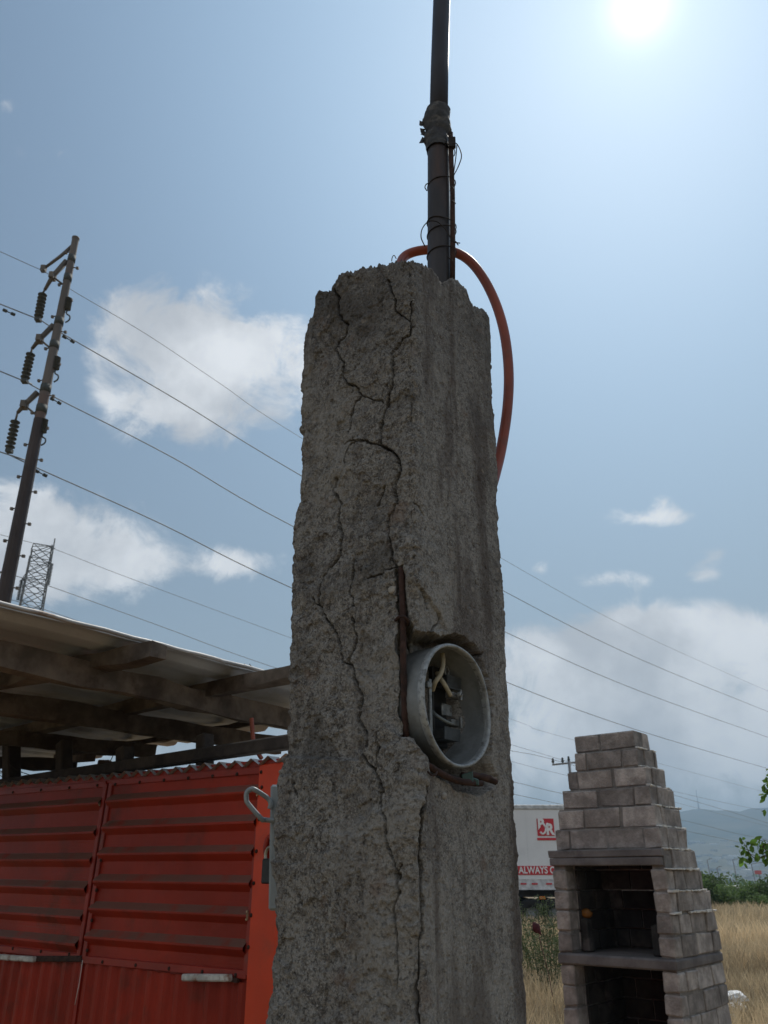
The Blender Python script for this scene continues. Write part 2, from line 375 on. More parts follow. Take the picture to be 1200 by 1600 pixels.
def leaf_mat(name, base, trans=.35, var=.45, scale=3):
    m = bpy.data.materials.new(name); m.use_nodes = True; q = NT(m.node_tree); bs = q.n['Principled BSDF']
    t = q.node('ShaderNodeTexCoord'); a = q.node('ShaderNodeAttribute', attribute_name='tint')
    c = q.mix(q.ss(q.noise(t.outputs['Object'], scale, 4), .3, .7), tuple(x * (1 - var) for x in base), tuple(x * (1 + var) for x in base))
    vm = q.node('ShaderNodeVectorMath', operation='SCALE'); q.put(vm.inputs[0], c)
    q.put(vm.inputs['Scale'], q.m('ADD', .6, q.m('MULTIPLY', a.outputs['Fac'], .8))); c = vm.outputs[0]
    q.put(bs.inputs['Base Color'], c); bs.inputs['Roughness'].default_value = .6; bs.inputs['Specular IOR Level'].default_value = .3
    tr = q.node('ShaderNodeBsdfTranslucent'); q.put(tr.inputs[0], c)
    mx = q.node('ShaderNodeMixShader'); mx.inputs[0].default_value = trans
    q.l.new(bs.outputs[0], mx.inputs[1]); q.l.new(tr.outputs[0], mx.inputs[2]); q.l.new(mx.outputs[0], q.n['Material Output'].inputs[0])
    return m
def sky_tint(m, col, amt):                                     # grey sky reflection painted into the colour of faces that look up
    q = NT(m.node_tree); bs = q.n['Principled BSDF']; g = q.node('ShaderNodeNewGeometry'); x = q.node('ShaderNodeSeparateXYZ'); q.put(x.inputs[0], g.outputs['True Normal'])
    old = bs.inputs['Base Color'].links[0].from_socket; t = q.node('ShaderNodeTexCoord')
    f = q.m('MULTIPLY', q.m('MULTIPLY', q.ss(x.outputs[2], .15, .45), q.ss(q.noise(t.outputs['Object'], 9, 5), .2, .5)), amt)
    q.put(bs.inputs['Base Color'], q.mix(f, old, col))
sky_tint(M['red'], (.13, .10, .08), .7)
M['grass'] = leaf_mat('dry_grass', (.52, .41, .26), .4, .3, .8)
M['weed'] = leaf_mat('green_weed', (.09, .12, .045), .35)
M['bush'] = leaf_mat('bush_leaf', (.12, .19, .045), .45, .4, .9)
M['leaf'] = leaf_mat('tree_leaf', (.10, .19, .035), .5, .3, 4)

# ------------------------------------------------------------------ ground, hills
def ground_mat():
    m = bpy.data.materials.new('dry_field'); m.use_nodes = True; q = NT(m.node_tree); bs = q.n['Principled BSDF']
    t = q.node('ShaderNodeTexCoord'); vec = t.outputs['Object']
    c = q.mix(q.ss(q.noise(vec, 1.7, 7, .65), .35, .7), (.20, .14, .075), (.37, .26, .13))
    c = q.mix(q.ss(q.noise(vec, .12, 6, .6), .5, .7), c, (.16, .14, .06))
    q.put(bs.inputs['Base Color'], c); bs.inputs['Roughness'].default_value = 1
    b = q.node('ShaderNodeBump'); b.inputs['Distance'].default_value = .05; q.put(b.inputs['Height'], q.noise(vec, 9, 6, .7)); q.put(bs.inputs['Normal'], b.outputs[0])
    return m
def far_mat():
    m = bpy.data.materials.new('hill_scrub'); m.use_nodes = True; q = NT(m.node_tree); bs = q.n['Principled BSDF']
    t = q.node('ShaderNodeTexCoord'); vec = t.outputs['Object']
    c = q.mix(q.ss(q.noise(vec, .004, 8, .65), .35, .65), (.045, .06, .035), (.13, .12, .075))
    c = q.mix(q.m('MULTIPLY', q.ss(q.noise(vec, .02, 5, .6), .55, .7), .6), c, (.22, .19, .14))
    q.put(bs.inputs['Base Color'], c); bs.inputs['Roughness'].default_value = 1
    return m
def far_h(d):                                                # ground falls away beyond the field
    if d < 60: return 0.
    t = min(1, (d - 60) / 140); return -6 * t * t * (3 - 2 * t)
mb = MB(); rings = [0, 4, 8, 14, 22, 32, 45, 60, 75, 90, 110, 130, 150, 170, 200, 260, 400, 700, 1100, 2000, 4200]; SEG = 96
vs = [(0, 0, 0)]; fs = []
for r in rings[1:]:
    for k in range(SEG): a = 2 * math.pi * k / SEG; vs.append((r * math.cos(a), r * math.sin(a), far_h(r)))
for k in range(SEG): fs.append((0, 1 + k, 1 + (k + 1) % SEG))
for i in range(len(rings) - 2):
    for k in range(SEG):
        a, b = 1 + i * SEG, 1 + (i + 1) * SEG; fs.append((a + k, b + k, b + (k + 1) % SEG, a + (k + 1) % SEG))
mb.add(vs, fs, True); mb.build('ground', ground_mat(), kind='structure')

RIDGE = 3000.
def hill_h(az, d):                                            # az degrees right of +Y
    top = 195 + 7 * math.sin(az * .35) + 5 * math.sin(az * 1.3 + 1) + 2.5 * math.sin(az * 4.1) - 60 * max(0, (10 - az) / 40) - 40 * max(0, (az - 45) / 30)
    t = max(0, min(1, (d - 900) / (RIDGE - 900)))
    return -6 + (top + 6) * (t ** 1.9) + 5 * math.sin(d * .008 + az) * t * (1 - t) + 6 * math.sin(az * 2.2 + d * .003) * t * (1 - t)
vs = []; fs = []; NA, ND = 180, 60
for i in range(NA + 1):
    az = -60 + 120 * i / NA
    for j in range(ND + 1):
        d = 850 + (3600 - 850) * j / ND
        z = hill_h(az, min(d, RIDGE)) - (0 if d < RIDGE else (d - RIDGE) * .2)
        z += 4 * (vnoise(np.array([[az * .9, d * .006, 0]]), 5)[0]) * max(0, min(1, (d - 1200) / 800))
        a = math.radians(az); vs.append((d * math.sin(a), d * math.cos(a), z - (1.0 if d < 900 else 0)))
for i in range(NA):
    for j in range(ND):
        a = i * (ND + 1) + j; fs.append((a, a + ND + 1, a + ND + 2, a + 1))
mb = MB(); mb.add(vs, fs, True); mb.build('hills', far_mat(), kind='structure')

# ------------------------------------------------------------------ the concrete pillar
def ip(y, tab):
    return np.interp(y, [t[0] for t in tab], [t[1] for t in tab])
XL = [(380, 478), (490, 475), (700, 466), (900, 456), (1000, 450), (1200, 439), (1400, 427), (1600, 415), (1800, 403)]
XC = [(380, 640), (410, 641), (700, 645), (900, 648), (1180, 654), (1370, 657), (1600, 659), (1800, 661)]
XR = [(380, 764), (490, 768), (700, 777), (900, 788), (1100, 799), (1300, 811), (1600, 828), (1800, 840)]
TH = math.radians(38.13)
def projn(X, Y, Z):
    w_ = Y * CP + (Z - EYE) * SP; u_ = -Y * SP + (Z - EYE) * CP
    return 600 + F * X / w_, 800 - F * u_ / w_
ZS = np.linspace(1.3, 2.75, 30); Ls = []; Cs = []; Rs = []
for z in ZS:
    a, b = .183, .143; xc_ = .04
    for _ in range(25):
        cw = CP + (z - EYE) * SP; xc_ = (ip(projn(xc_, 1, z)[1], XC) - 600) / F * cw
        lw = (1 + b) * CP + (z - EYE) * SP; rw = (1 + a) * CP + (z - EYE) * SP
        lx = (ip(projn(0, 1 + b, z)[1], XL) - 600) / F * lw; rx = (ip(projn(0, 1 + a, z)[1], XR) - 600) / F * rw
        a = .5 * a + .5 * (xc_ - lx); b = .5 * b + .5 * (rx - xc_)
    Ls.append((xc_ - a, 1 + b)); Cs.append((xc_, 1.)); Rs.append((xc_ + b, 1 + a))
def fitq(arr):                                                # straight cast edges with a gentle bow
    arr = np.array(arr); return [np.polyfit(ZS, arr[:, k], 2) for k in (0, 1)]
pl, pc, pr = fitq(Ls), fitq(Cs), fitq(Rs)
def edge(p, z):
    z = np.clip(z, 1.3, 2.75); return np.stack([np.polyval(p[0], z), np.polyval(p[1], z)], -1)

TOP = [(470, 520), (477, 508), (479, 495), (488, 476), (492, 459), (505, 455), (516, 452), (520, 437), (531, 424), (545, 421), (557, 420), (569, 416), (582, 410), (595, 407),
       (621, 402), (643, 402), (662, 411), (677, 416), (689, 431), (694, 441), (707, 432), (722, 441), (732, 454), (739, 469), (745, 480), (760, 484), (766, 490), (769, 499), (775, 512)]
CRACKS = [
 (2.2, [(522,452),(526,461),(527,491),(541,504),(537,521),(527,536),(526,551),(537,568),(536,585),(542,598),(554,604),(563,615)]),
 (1.4, [(563,615),(554,626),(548,645),(542,671)]), (1.0, [(563,615),(580,622),(598,628)]),
 (1.5, [(602,435),(616,461),(619,487),(632,495),(644,499)]), (1.1, [(644,470),(643,480),(644,499)]),
 (2.4, [(644,499),(644,519),(631,529),(616,547),(613,570),(614,600),(606,622),(599,652),(596,671),(593,696)]),
 (2.8, [(593,696),(610,703),(621,716),(626,735),(617,750),(617,776),(618,787)]),
 (1.8, [(618,787),(608,806),(605,825),(610,851),(612,874)]), (1.3, [(612,874),(618,884),(626,893)]),
 (1.6, [(593,696),(576,690),(561,690),(550,694),(541,709),(537,724)]), (1.1, [(561,690),(548,688),(536,690)]),
 (2.0, [(522,746),(521,765),(529,784),(527,810),(532,832),(531,866)]), (1.2, [(531,866),(518,885),(505,900),(501,934),(503,952)]),
 (1.4, [(556,877),(550,919),(552,945)]), (2.8, [(552,966),(554,1000),(546,1037),(557,1064),(565,1086),(563,1127),(572,1146)]),
 (3.4, [(546,1037),(557,1064),(563,1080)]), (2.4, [(572,1146),(571,1176),(578,1191),(586,1201),(599,1222)]),
 (1.6, [(501,949),(512,966),(524,985),(531,1011),(535,1034),(546,1040)]), (1.2, [(490,935),(501,949)]),
 (1.7, [(595,1146),(596,1180),(591,1206)]), (3.8, [(599,1222),(600,1238)]),
 (2.2, [(599,1238),(601,1252),(610,1279),(611,1309),(617,1331),(621,1354),(627,1361),(624,1380),(625,1395)]), (3.4, [(621,1362),(624,1380),(625,1392)]),
 (1.4, [(631,1350),(627,1361)]), (1.6, [(625,1395),(617,1421),(618,1451),(621,1485)]), (1.0, [(621,1485),(623,1519),(620,1545)]),
 (2.0, [(661,1230),(661,1247),(655,1275),(657,1305),(656,1339)]), (2.8, [(656,1339),(661,1361),(659,1395),(662,1429),(661,1455)]),
 (3.6, [(661,1455),(655,1470),(657,1496),(655,1522),(647,1541),(652,1560)]), (4.6, [(647,1541),(652,1560),(651,1579),(655,1600),(658,1650)]),
 (1.2, [(649,784),(656,792),(662,802)]), (1.5, [(659,919),(668,934),(668,950)]), (1.3, [(464,1226),(466,1238),(469,1245)]),
 (1.2, [(470,1398),(474,1412)]), (1.8, [(637,978),(642,990),(650,1003)]), (1.5, [(676,985),(680,978),(690,968),(688,960)]), (1.6, [(745,1035),(750,1030),(752,1020)]),
 (.9, [(600,760),(585,790)]), (1.0, [(575,905),(600,893),(618,884)]),
]
CAV = [(622,950),(623,1000),(624,1060),(625,1130),(628,1147),(634,1152),(645,1153),(655,1163),(664,1178),(667,1195),(668,1209),(684,1212),(696,1217),(706,1225),(716,1234),(730,1240),(748,1241),(768,1230),(779,1219),
       (772,1205),(769,1185),(768,1150),(770,1100),(762,1055),(752,1022),(738,1003),(720,994),(700,991),(682,992),(668,984),(652,984),(642,975),(636,950)]
GRO = [(618,890),(620,950),(638,966),(637,940),(635,900),(628,882)]
def seg_d(px, py, a, b):
    ax, ay = a; bx, by = b; dx, dy = bx - ax, by - ay
    t = np.clip(((px - ax) * dx + (py - ay) * dy) / (dx * dx + dy * dy + 1e-9), 0, 1)
    return np.hypot(px - ax - t * dx, py - ay - t * dy), t
def sdf(px, py, poly):
    d = np.full(px.shape, 1e9); ins = np.zeros(px.shape, bool); n = len(poly)
    for i in range(n):
        a, b = poly[i], poly[(i + 1) % n]; d = np.minimum(d, seg_d(px, py, a, b)[0])
        c = ((a[1] > py) != (b[1] > py)) & (px < (b[0] - a[0]) * (py - a[1]) / (b[1] - a[1] + 1e-9) + a[0]); ins ^= c
    return np.where(ins, -d, d)

def build_pillar(parent):
    S = .233
    # u in [0,4): 0 left edge, 1 near corner, 2 right edge, 3 back
    us = np.concatenate([np.linspace(0, 1, 265, False), np.linspace(1, 2, 250, False), np.linspace(2, 2.12, 22, False), np.linspace(2.12, 3.88, 64, False), np.linspace(3.88, 4, 22, False)])
    nu = len(us); ZB = 1.40; NR = 1320
    k = np.floor(us).astype(int) % 4; fr = us - np.floor(us)
    def pos(z):                                              # z (nu,) -> xy
        L, C, R = edge(pl, z), edge(pc, z), edge(pr, z); B = L + R - C
        Q = np.stack([L, C, R, B, L], 0); i = np.arange(len(z)) % nu
        kk = np.tile(k, len(z) // nu); ff = np.tile(fr, len(z) // nu)[:, None]
        return Q[kk, np.arange(len(z))] * (1 - ff) + Q[kk + 1, np.arange(len(z))] * ff, (L + R) / 2
    zt = np.full(nu, 2.55)
    for _ in range(12):
        xy, _c = pos(zt); px, _ = projn(xy[:, 0], xy[:, 1], zt); ty = ip(px, TOP)
        b = (800 - ty) / F; zn = EYE + xy[:, 1] * (SP + CP * b) / (CP - SP * b)
        zt = np.where(us <= 2.0, zn, zt)
    back = us > 2.0
    zt[back] = np.interp(us[back], [2, 2.3, 3.5, 4], [zt[us <= 2][-1] - .0, 2.46, 2.46, zt[0]])
    tt = np.linspace(0, 1, NR); low = np.array([-.1, .3, .6, .8, .95, 1.05, 1.14, 1.2, 1.24, 1.28, 1.31, 1.33, 1.35, 1.37, 1.385])
    Z = np.concatenate([np.repeat(low[:, None], nu, 1), ZB + tt[:, None] * (zt[None] - ZB)], 0)
    nr = Z.shape[0]; z = Z.ravel()
    L, C, R = edge(pl, z), edge(pc, z), edge(pr, z); B = L + R - C; ctr = (L + R) / 2
    Q = np.stack([L, C, R, B, L], 0); kk = np.tile(k, nr); ff = np.tile(fr, nr)[:, None]; ar = np.arange(len(z))
    xy = Q[kk, ar] * (1 - ff) + Q[kk + 1, ar] * ff
    nrm4 = np.array([(-math.sin(TH), -math.cos(TH)), (math.cos(TH), -math.sin(TH)), (math.sin(TH), math.cos(TH)), (-math.cos(TH), math.sin(TH))])
    n = nrm4[kk].copy(); d = np.minimum(ff[:, 0], 1 - ff[:, 0]) * S
    nb = np.where(ff[:, 0] < .5, (kk - 1) % 4, (kk + 1) % 4)
    bl = np.clip(1 - d / .016, 0, 1)[:, None] * .5
    n = n * (1 - bl) + nrm4[nb] * bl; n /= np.linalg.norm(n, axis=1)[:, None]
    P = np.concatenate([xy, z[:, None]], 1); px, py = projn(xy[:, 0], xy[:, 1], z)
    uu = np.tile(us, nr); left = (uu < 1); right = (uu >= 1) & (uu < 2)
    lm = np.where(uu < 1, 1., np.where(uu < 1.1, 1 - (uu - 1) * 10, np.where(uu < 2, 0., np.where(uu > 3.5, 1, .3))))   # rough render / smooth cast
    disp = -.004 * np.clip(1 - d / .012, 0, 1) ** 2
    big = fbm(P, 11, 3, 1); mid = fbm(P, 38, 3, 2); sm = fbm(P, 120, 3, 3); fi = fbm(P, 330, 2, 4)
    disp += big * (.0045 * lm + .002) + mid * (.0030 * lm + .001) + sm * (.0012 * lm + .0007) + fi * (.0007 * lm + .0005)
    disp -= .0035 * lm * np.clip((vnoise(P * 150, 8) - .45) * 3, 0, 1) * np.clip(vnoise(P * 22, 9) + .5, 0, 1)    # pits
    disp -= .0016 * (1 - lm) * np.clip((vnoise(P * 210, 18) - .5) * 3, 0, 1)
    # vertical board marks on the smooth side
    Pv = P * np.array([60, 60, 5.]); disp += (1 - lm) * .0009 * vnoise(Pv, 12)
    # shallow spalls: terraces of broken render
    sp = fbm(P, 26, 4, 21); disp -= lm * .0035 * np.clip((sp - .18) * 14, 0, 1)
    disp += lm * .0025 * np.clip((fbm(P, 17, 4, 31) - .12) * 16, 0, 1)
    # chipped arrises
    ch = np.clip(1 - d / .012, 0, 1); disp -= ch * .006 * np.clip(fbm(P, 55, 3, 41) * 2.2 + .1, 0, 1)
    # jagged coordinates for cracks
    jx = px + 5. * fbm(P, 75, 4, 51, .65); jy = py + 5. * fbm(P, 75, 4, 53, .65)
    vis = uu < 2
    idx = np.where(vis)[0]; JX, JY = jx[idx], jy[idx]; cd = np.zeros(len(idx)); soft = np.zeros(len(idx))
    vz = .5 + .5 * vnoise(P[idx] * np.array([45., 45., 90.]), 77) + .35 * vnoise(P[idx] * 200, 78)
    for wd, pts in CRACKS:
        x0 = min(p[0] for p in pts) - 16; x1 = max(p[0] for p in pts) + 16; y0 = min(p[1] for p in pts) - 16; y1 = max(p[1] for p in pts) + 16
        m_ = np.where((JX > x0) & (JX < x1) & (JY > y0) & (JY < y1))[0]
        for a, b in zip(pts, pts[1:]):
            dd, _ = seg_d(JX[m_], JY[m_], a, b)
            hw = (wd * .5 + .15) * (.55 + .9 * np.clip(vz[m_], 0, 1))
            cd[m_] = np.maximum(cd[m_], np.clip((hw + .7 - dd) / .8, 0, 1) * (.016 + .003 * wd))
            soft[m_] = np.maximum(soft[m_], np.exp(-(dd / 3.5) ** 2) * .0006)
    disp[idx] -= cd + soft
    # raised lip of the lower render
    low_l = sdf(px[idx] + 3 * big[idx], py[idx] + 3 * mid[idx], [(380,1700),(380,1175),(470,1180),(560,1185),(590,1140),(606,1128),(625,1145),(640,1150),(655,1163),(666,1185),(668,1215),(664,1260),(657,1330),(657,1700)])
    disp[idx] += .009 * np.clip(-low_l / 5, 0, 1) * np.clip((1500 - py[idx]) / 200, 0, 1)
    P[:, :2] += n * disp[:, None]
    # the hollow broken out round the meter ring
    cav = sdf(px[idx] + 6.0 * fbm(P[idx], 70, 4, 61, .65), py[idx] + 8.0 * fbm(P[idx], 70, 4, 62, .65), CAV)
    g = sdf(px[idx] + 1.5 * mid[idx], py[idx], GRO)
    amt = .055 * np.clip((1.5 - cav) / 3.5, 0, 1) + .0
    right_side = np.clip((px[idx] - 762) / 8, 0, 1); low_side = np.clip((py[idx] - 1206) / 8, 0, 1)
    amt *= 1 - .35 * np.maximum(right_side, low_side)
    gro = np.clip((1 - g) / 3, 0, 1) * .013
    rg = sdf(px[idx] + 4 * mid[idx], py[idx] + 4 * sm[idx], [(630,905),(655,912),(668,930),(690,955),(700,985),(660,990),(634,965)])
    gro = gro + .005 * np.clip(-rg / 4, 0, 1)
    toc = ctr[idx] - P[idx, :2]; toc /= np.linalg.norm(toc, axis=1)[:, None]
    P[idx, :2] += toc * (amt + gro)[:, None]
    # the broken top: crumble downwards a little
    tv = np.concatenate([np.zeros(len(low)), tt]); tv = np.repeat(tv, nu)
    P[:, 2] += np.clip((tv - .97) / .03, 0, 1) * (.007 * sm + .006 * mid + .004 * fi)
    P[:, :2] += (ctr - P[:, :2]) * (np.clip((tv - .985) / .015, 0, 1) ** 2 * .05)[:, None]
    V = [P]; topring = P[-nu:]; c0 = ctr[-1]
    for i, s_ in enumerate((.93, .85, .72, .5, .25, .02)):
        q = topring.copy(); q[:, :2] = c0 + (q[:, :2] - c0) * s_
        base = topring[:, 2] * max(0, 1 - i * .35) + (2.43) * min(1, i * .35)
        q[:, 2] = base + .012 * fbm(q, 40, 3, 71 + i); q[:, 2] = np.minimum(q[:, 2], topring[:, 2] - .004 * (i + 1) if i < 2 else 9); V.append(q)
    V = np.concatenate(V, 0); NRT = nr + 6
    I = np.arange(NRT * nu).reshape(NRT, nu); J = np.roll(I, -1, 1)
    quads = np.stack([I[:-1], J[:-1], J[1:], I[1:]], -1).reshape(-1, 4)
    me = bpy.data.meshes.new('column')
    me.vertices.add(len(V)); me.vertices.foreach_set('co', V.astype(np.float32).ravel())
    me.loops.add(quads.size); me.loops.foreach_set('vertex_index', quads.astype(np.int32).ravel())
    me.polygons.add(len(quads)); me.polygons.foreach_set('loop_start', np.arange(0, quads.size, 4, dtype=np.int32))
    me.polygons.foreach_set('loop_total', np.full(len(quads), 4, dtype=np.int32))
    me.update(calc_edges=True); me.validate(); me.polygons.foreach_set('use_smooth', np.ones(len(me.polygons), bool))
    at = me.attributes.new('render_coat', 'FLOAT', 'POINT'); at.data.foreach_set('value', np.concatenate([lm, np.full(len(V) - len(lm), .6)]).astype(np.float32))
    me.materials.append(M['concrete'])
    o = bpy.data.objects.new('column', me); COL.objects.link(o); o.parent = parent
    o.matrix_parent_inverse = Matrix.Translation(-parent.location)
    return o

pillar = thing('concrete_pillar', (.04, 1.15, 0), 'cracked rough grey concrete pillar with a broken top, in the foreground', 'pillar')
build_pillar(pillar)
mb = MB()
rp = [atY(627, 888, 1.020), atY(628, 910, 1.0185), atY(629, 950, 1.0185), atY(630, 985, 1.018), atY(630, 1020, 1.016), atY(631, 1060, 1.017), atY(632, 1100, 1.019), atY(633, 1138, 1.024), atY(634, 1150, 1.03)]
pts = catmull(rp, 8); mb.tube(pts, [.0041 + .0005 * (i % 3 == 0) for i in range(len(pts))], 10, wob=.08)
mb.build('rebar', M['rust'], pillar)
mb = MB(); mb.tube(catmull([atY(618, 969, 1.02), atY(624, 964, 1.006), atY(632, 964, 1.002), atY(638, 971, 1.01), atY(636, 976, 1.02)], 6), .0022, 8, wob=.1)
mb.build('stirrup', M['rust'], pillar)
mb = MB()
mb.tube(catmull([atY(650, 1190, 1.03), atY(668, 1196, 1.02), atY(690, 1209, 1.032), atY(712, 1219, 1.045), atY(735, 1223, 1.062), atY(752, 1224, 1.082)], 6), .0042, 8, wob=.08)
mb.tube(catmull([atY(722, 1212, 1.07), atY(745, 1213, 1.082), atY(765, 1217, 1.10), atY(774, 1221, 1.11)], 6), .0048, 8, wob=.1)
mb.tube(catmull([atY(668, 1205, 1.0), atY(674, 1211, .999), atY(680, 1211, 1.002), atY(683, 1206, 1.01)], 6), .0012, 6)
mb.build('tie_bar', M['rust'], pillar)
mb = MB(); mb.box(atY(730, 1217, 1.062), (1, .2, .3), (0, 1, 0), (0, 0, 1), .008, .004, .007, bev=.001); mb.box(atY(741, 1221, 1.068), (1, .2, -.3), (0, 1, 0), (0, 0, 1), .006, .004, .004, bev=.001)
mb.build('insulator_scrap', M['green'], pillar)
mb = MB()
for (x, y, r_) in ((613, 920, .0065), (694, 1243, .004)):
    c = atY(x, y, 1.022 if x < 640 else 1.02)
    pr_ = [(r_ * math.sin(a) * (1 + rnd.uniform(-.1, .1)) + 1e-4, r_ * .5 * -math.cos(a)) for a in [math.pi * i / 7 for i in range(8)]]
    mb.lathe(c + Vector((0, .004, 0)), (-.5, -.8, .2), pr_, 12)
mb.build('pebble', mat('pale_pebble', (.32, .29, .25), .8, 0, .2, 80), pillar)

# ------------------------------------------------------------------ meter socket
t4 = math.radians(-1); n0 = Vector((math.cos(TH), -math.sin(TH), 0)); nS = Vector((n0.x * math.cos(t4) - n0.y * math.sin(t4), n0.x * math.sin(t4) + n0.y * math.cos(t4), 0.0)).normalized()
Ccorner = Vector((float(edge(pc, np.array([1.8]))[0][0]), 1.0, 1.8)); RC = atP(713, 1101, Ccorner + n0 * .004, n0); RR = .0800
sock = thing('meter_socket', RC, 'round grey metal meter socket set in the cracked concrete pillar', 'meter socket')
mb = MB(); mb.lathe(RC, nS, [(RR * .985, .0), (RR * .985, -.095), (RR * .1, -.097), (RR * .1, -.085), (RR * .915, -.083), (RR * .94, -.004)], 72); mb.build('housing', M['galv'], sock)
mb = MB(); seg = 96; prof = [(.94, -.006), (.938, .001), (.945, .0035), (.965, .0042), (.985, .004), (1.002, .002), (1.002, -.004), (.985, -.006)]
u_ = nS.orthogonal().normalized(); v_ = nS.cross(u_); vs = []; fs = []
for i, (r_, h) in enumerate(prof):
    for k in range(seg):
        a = 2 * math.pi * k / seg; q = RR * r_ * (1 + .006 * math.sin(5 * a + 1) + rnd.uniform(-.0012, .0012)); vs.append(RC + nS * (h + .0012 * math.sin(3 * a)) + u_ * (q * math.cos(a)) + v_ * (q * math.sin(a)))
for i in range(len(prof) - 1):
    for k in range(seg): fs.append((i * seg + k, i * seg + (k + 1) % seg, (i + 1) * seg + (k + 1) % seg, (i + 1) * seg + k))
mb.add(vs, fs, True); mb.build('rim', M['galv_rim'], sock)
hS = Vector((-nS.y, nS.x, 0)); zz = Vector((0, 0, 1))
def I(px, py, dep): return atP(px, py, RC - nS * dep, nS)
def ibox(mb, x0, y0, x1, y1, dep, th, bev=.001):
    a, b = I(x0, y0, dep), I(x1, y1, dep); c = (a + b) / 2
    mb.box(c - nS * th / 2, hS, nS, zz, abs((b - a).dot(hS)) / 2, th / 2, abs((b - a).z) / 2, bev=bev)
mb = MB(); ibox(mb, 676, 1040, 700, 1170, .05, .012); mb.build('terminal_base', M['black'], sock)
for (x0, y0, x1, y1) in ((698, 1057, 722, 1077), (694, 1137, 720, 1159)):
    mb = MB(); ibox(mb, x0, y0, x1, y1, .028, .03, .002)
    for q in range(5): ibox(mb, x0 + 1, y0 + 2 + q * 3.8, x1 - 1, y0 + 3.4 + q * 3.8, .0265, .002, 0)
    blk = mb.build('terminal_block', M['terminal'], sock)
for (x0, y0, x1, y1, dep) in ((706, 1080, 722, 1093, .024), (706, 1123, 722, 1136, .024), (691, 1098, 707, 1121, .036)):
    mb = MB(); ibox(mb, x0, y0, x1, y1, dep, .012 if dep < .03 else .003, .001)
    if dep < .03: ibox(mb, x1 - 2, y0 - 3, x1 + 1, y1 + 2, dep - .006, .004, .0006)
    else: ibox(mb, x0 + 6, y0 + 9, x0 + 9, y0 + 14, dep - .0005, .0008, 0)
    mb.build('jaw', M['lug'], sock)
mb = MB(); c = I(719.5, 1085, .019); mb.lathe(c, nS, [(0.0001, .002), (.0034, .0018), (.0038, .0005), (.0038, -.004)], 16)
sc_ = mb.build('screw', M['galv_rim'], sock)
mb = MB(); mb.box(c + nS * .0019, (hS + zz).normalized(), nS, (zz - hS).normalized(), .0033, .0004, .0005); mb.build('slot', M['black'], sc_)
mb = MB(); c = I(698, 1049, .03); mb.tube([c + hS * (.005 * math.cos(a)) + zz * (.0062 * math.sin(a)) for a in [2 * math.pi * i / 16 for i in range(17)]], .0012, 6, cap=False); mb.build('ring_lug', M['lug'], sock)
mb = MB(); ibox(mb, 671, 1060, 677, 1150, .012, .004, .0008); ibox(mb, 669, 1064, 676, 1076, .010, .006, .001); mb.build('bracket', M['lug'], sock)
for pts_, r_, mm in (([(688, 1012, .03), (692, 1026, .024), (692, 1040, .02), (688, 1054, .018), (680, 1066, .02), (676, 1078, .03)], .0032, 'cream'),
                     ([(683, 1052, .04), (688, 1060, .03), (695, 1070, .024), (704, 1087, .024)], .0032, 'cream'),
                     ([(676, 1112, .04), (681, 1117, .03), (691, 1124, .026), (705, 1131, .026)], .0022, 'greycab')):
    mb = MB(); mb.tube(catmull([I(*p) for p in pts_], 8), r_, 12); mb.build('cable', M[mm], sock)
mb = MB(); mb.lathe(I(712, 1018, .04), (hS * .2 - zz).normalized(), [(.013, .0), (.013, -.02), (.0108, -.02), (.0108, .0)], 20); mb.build('conduit_stub', M['black'], sock)

# ------------------------------------------------------------------ mast pipe on the pillar
PY = 1.2
mast = thing('mast_pipe', atY(686, 440, PY), 'dark steel conduit mast rising out of the broken pillar top', 'pipe')
def mp(px, py, dy=0): return atY(px, py, PY + dy)
mb = MB(); mb.tube([mp(686.0, 520), mp(686, 430), mp(685.6, 330), mp(685, 250), mp(684.6, 196)], .0222, 28); mb.build('lower_pipe', M['pipe'], mast)
mb = MB(); mb.tube([mp(685.0, 205), mp(687, 100), mp(690, 0), mp(694, -140)], .0196, 28); mb.build('upper_pipe', M['pipe_up'], mast)
mb = MB(); ring = []; seg = 36; rows = 22
a0, a1 = mp(684.5, 238), mp(685.5, 173); ax = (a1 - a0).normalized(); u2 = ax.orthogonal().normalized(); u2 = Vector((-1, 0, 0)) - ax * (-ax.x); u2.normalize(); v2 = ax.cross(u2); vs = []; fs = []
for j in range(rows + 1):
    t = j / rows
    for k in range(seg):
        a = 2 * math.pi * k / seg; r_ = .0238 + .0022 * math.sin(t * 9 + a) + rnd.uniform(-.0007, .0007)
        r_ += .012 * max(0, math.cos(a)) ** 4 * (max(0, 1 - abs(t - .68) / .25)) + .008 * max(0, math.cos(a - .3)) ** 3 * max(0, 1 - abs(t - .3) / .13)
        r_ += .0022 * (1 if .45 < t < .52 or t > .86 else 0)
        vs.append(a0.lerp(a1, t) + u2 * (r_ * math.cos(a)) + v2 * (r_ * math.sin(a)))
for j in range(rows):
    for k in range(seg): fs.append((j * seg + k, j * seg + (k + 1) % seg, (j + 1) * seg + (k + 1) % seg, (j + 1) * seg + k))
mb.add(vs, fs, True)
for (x, y, x2, y2) in ((660, 190, 655, 196), (661, 204, 656, 200), (664, 216, 654.5, 224), (665, 206, 657, 210), (666, 222, 660, 219)):   # torn flaps
    A, B_ = mp(x, y, -.004), mp(x2, y2, -.004); dd = (B_ - A); nrm = dd.cross(Vector((0, 1, 0))).normalized() * .007
    mb.add([A + nrm, A - nrm, B_, A + Vector((0, .012, 0))], [(0, 1, 2), (0, 2, 3), (1, 3, 2)])
mb.build('torn_wrap', M['tape'], mast)
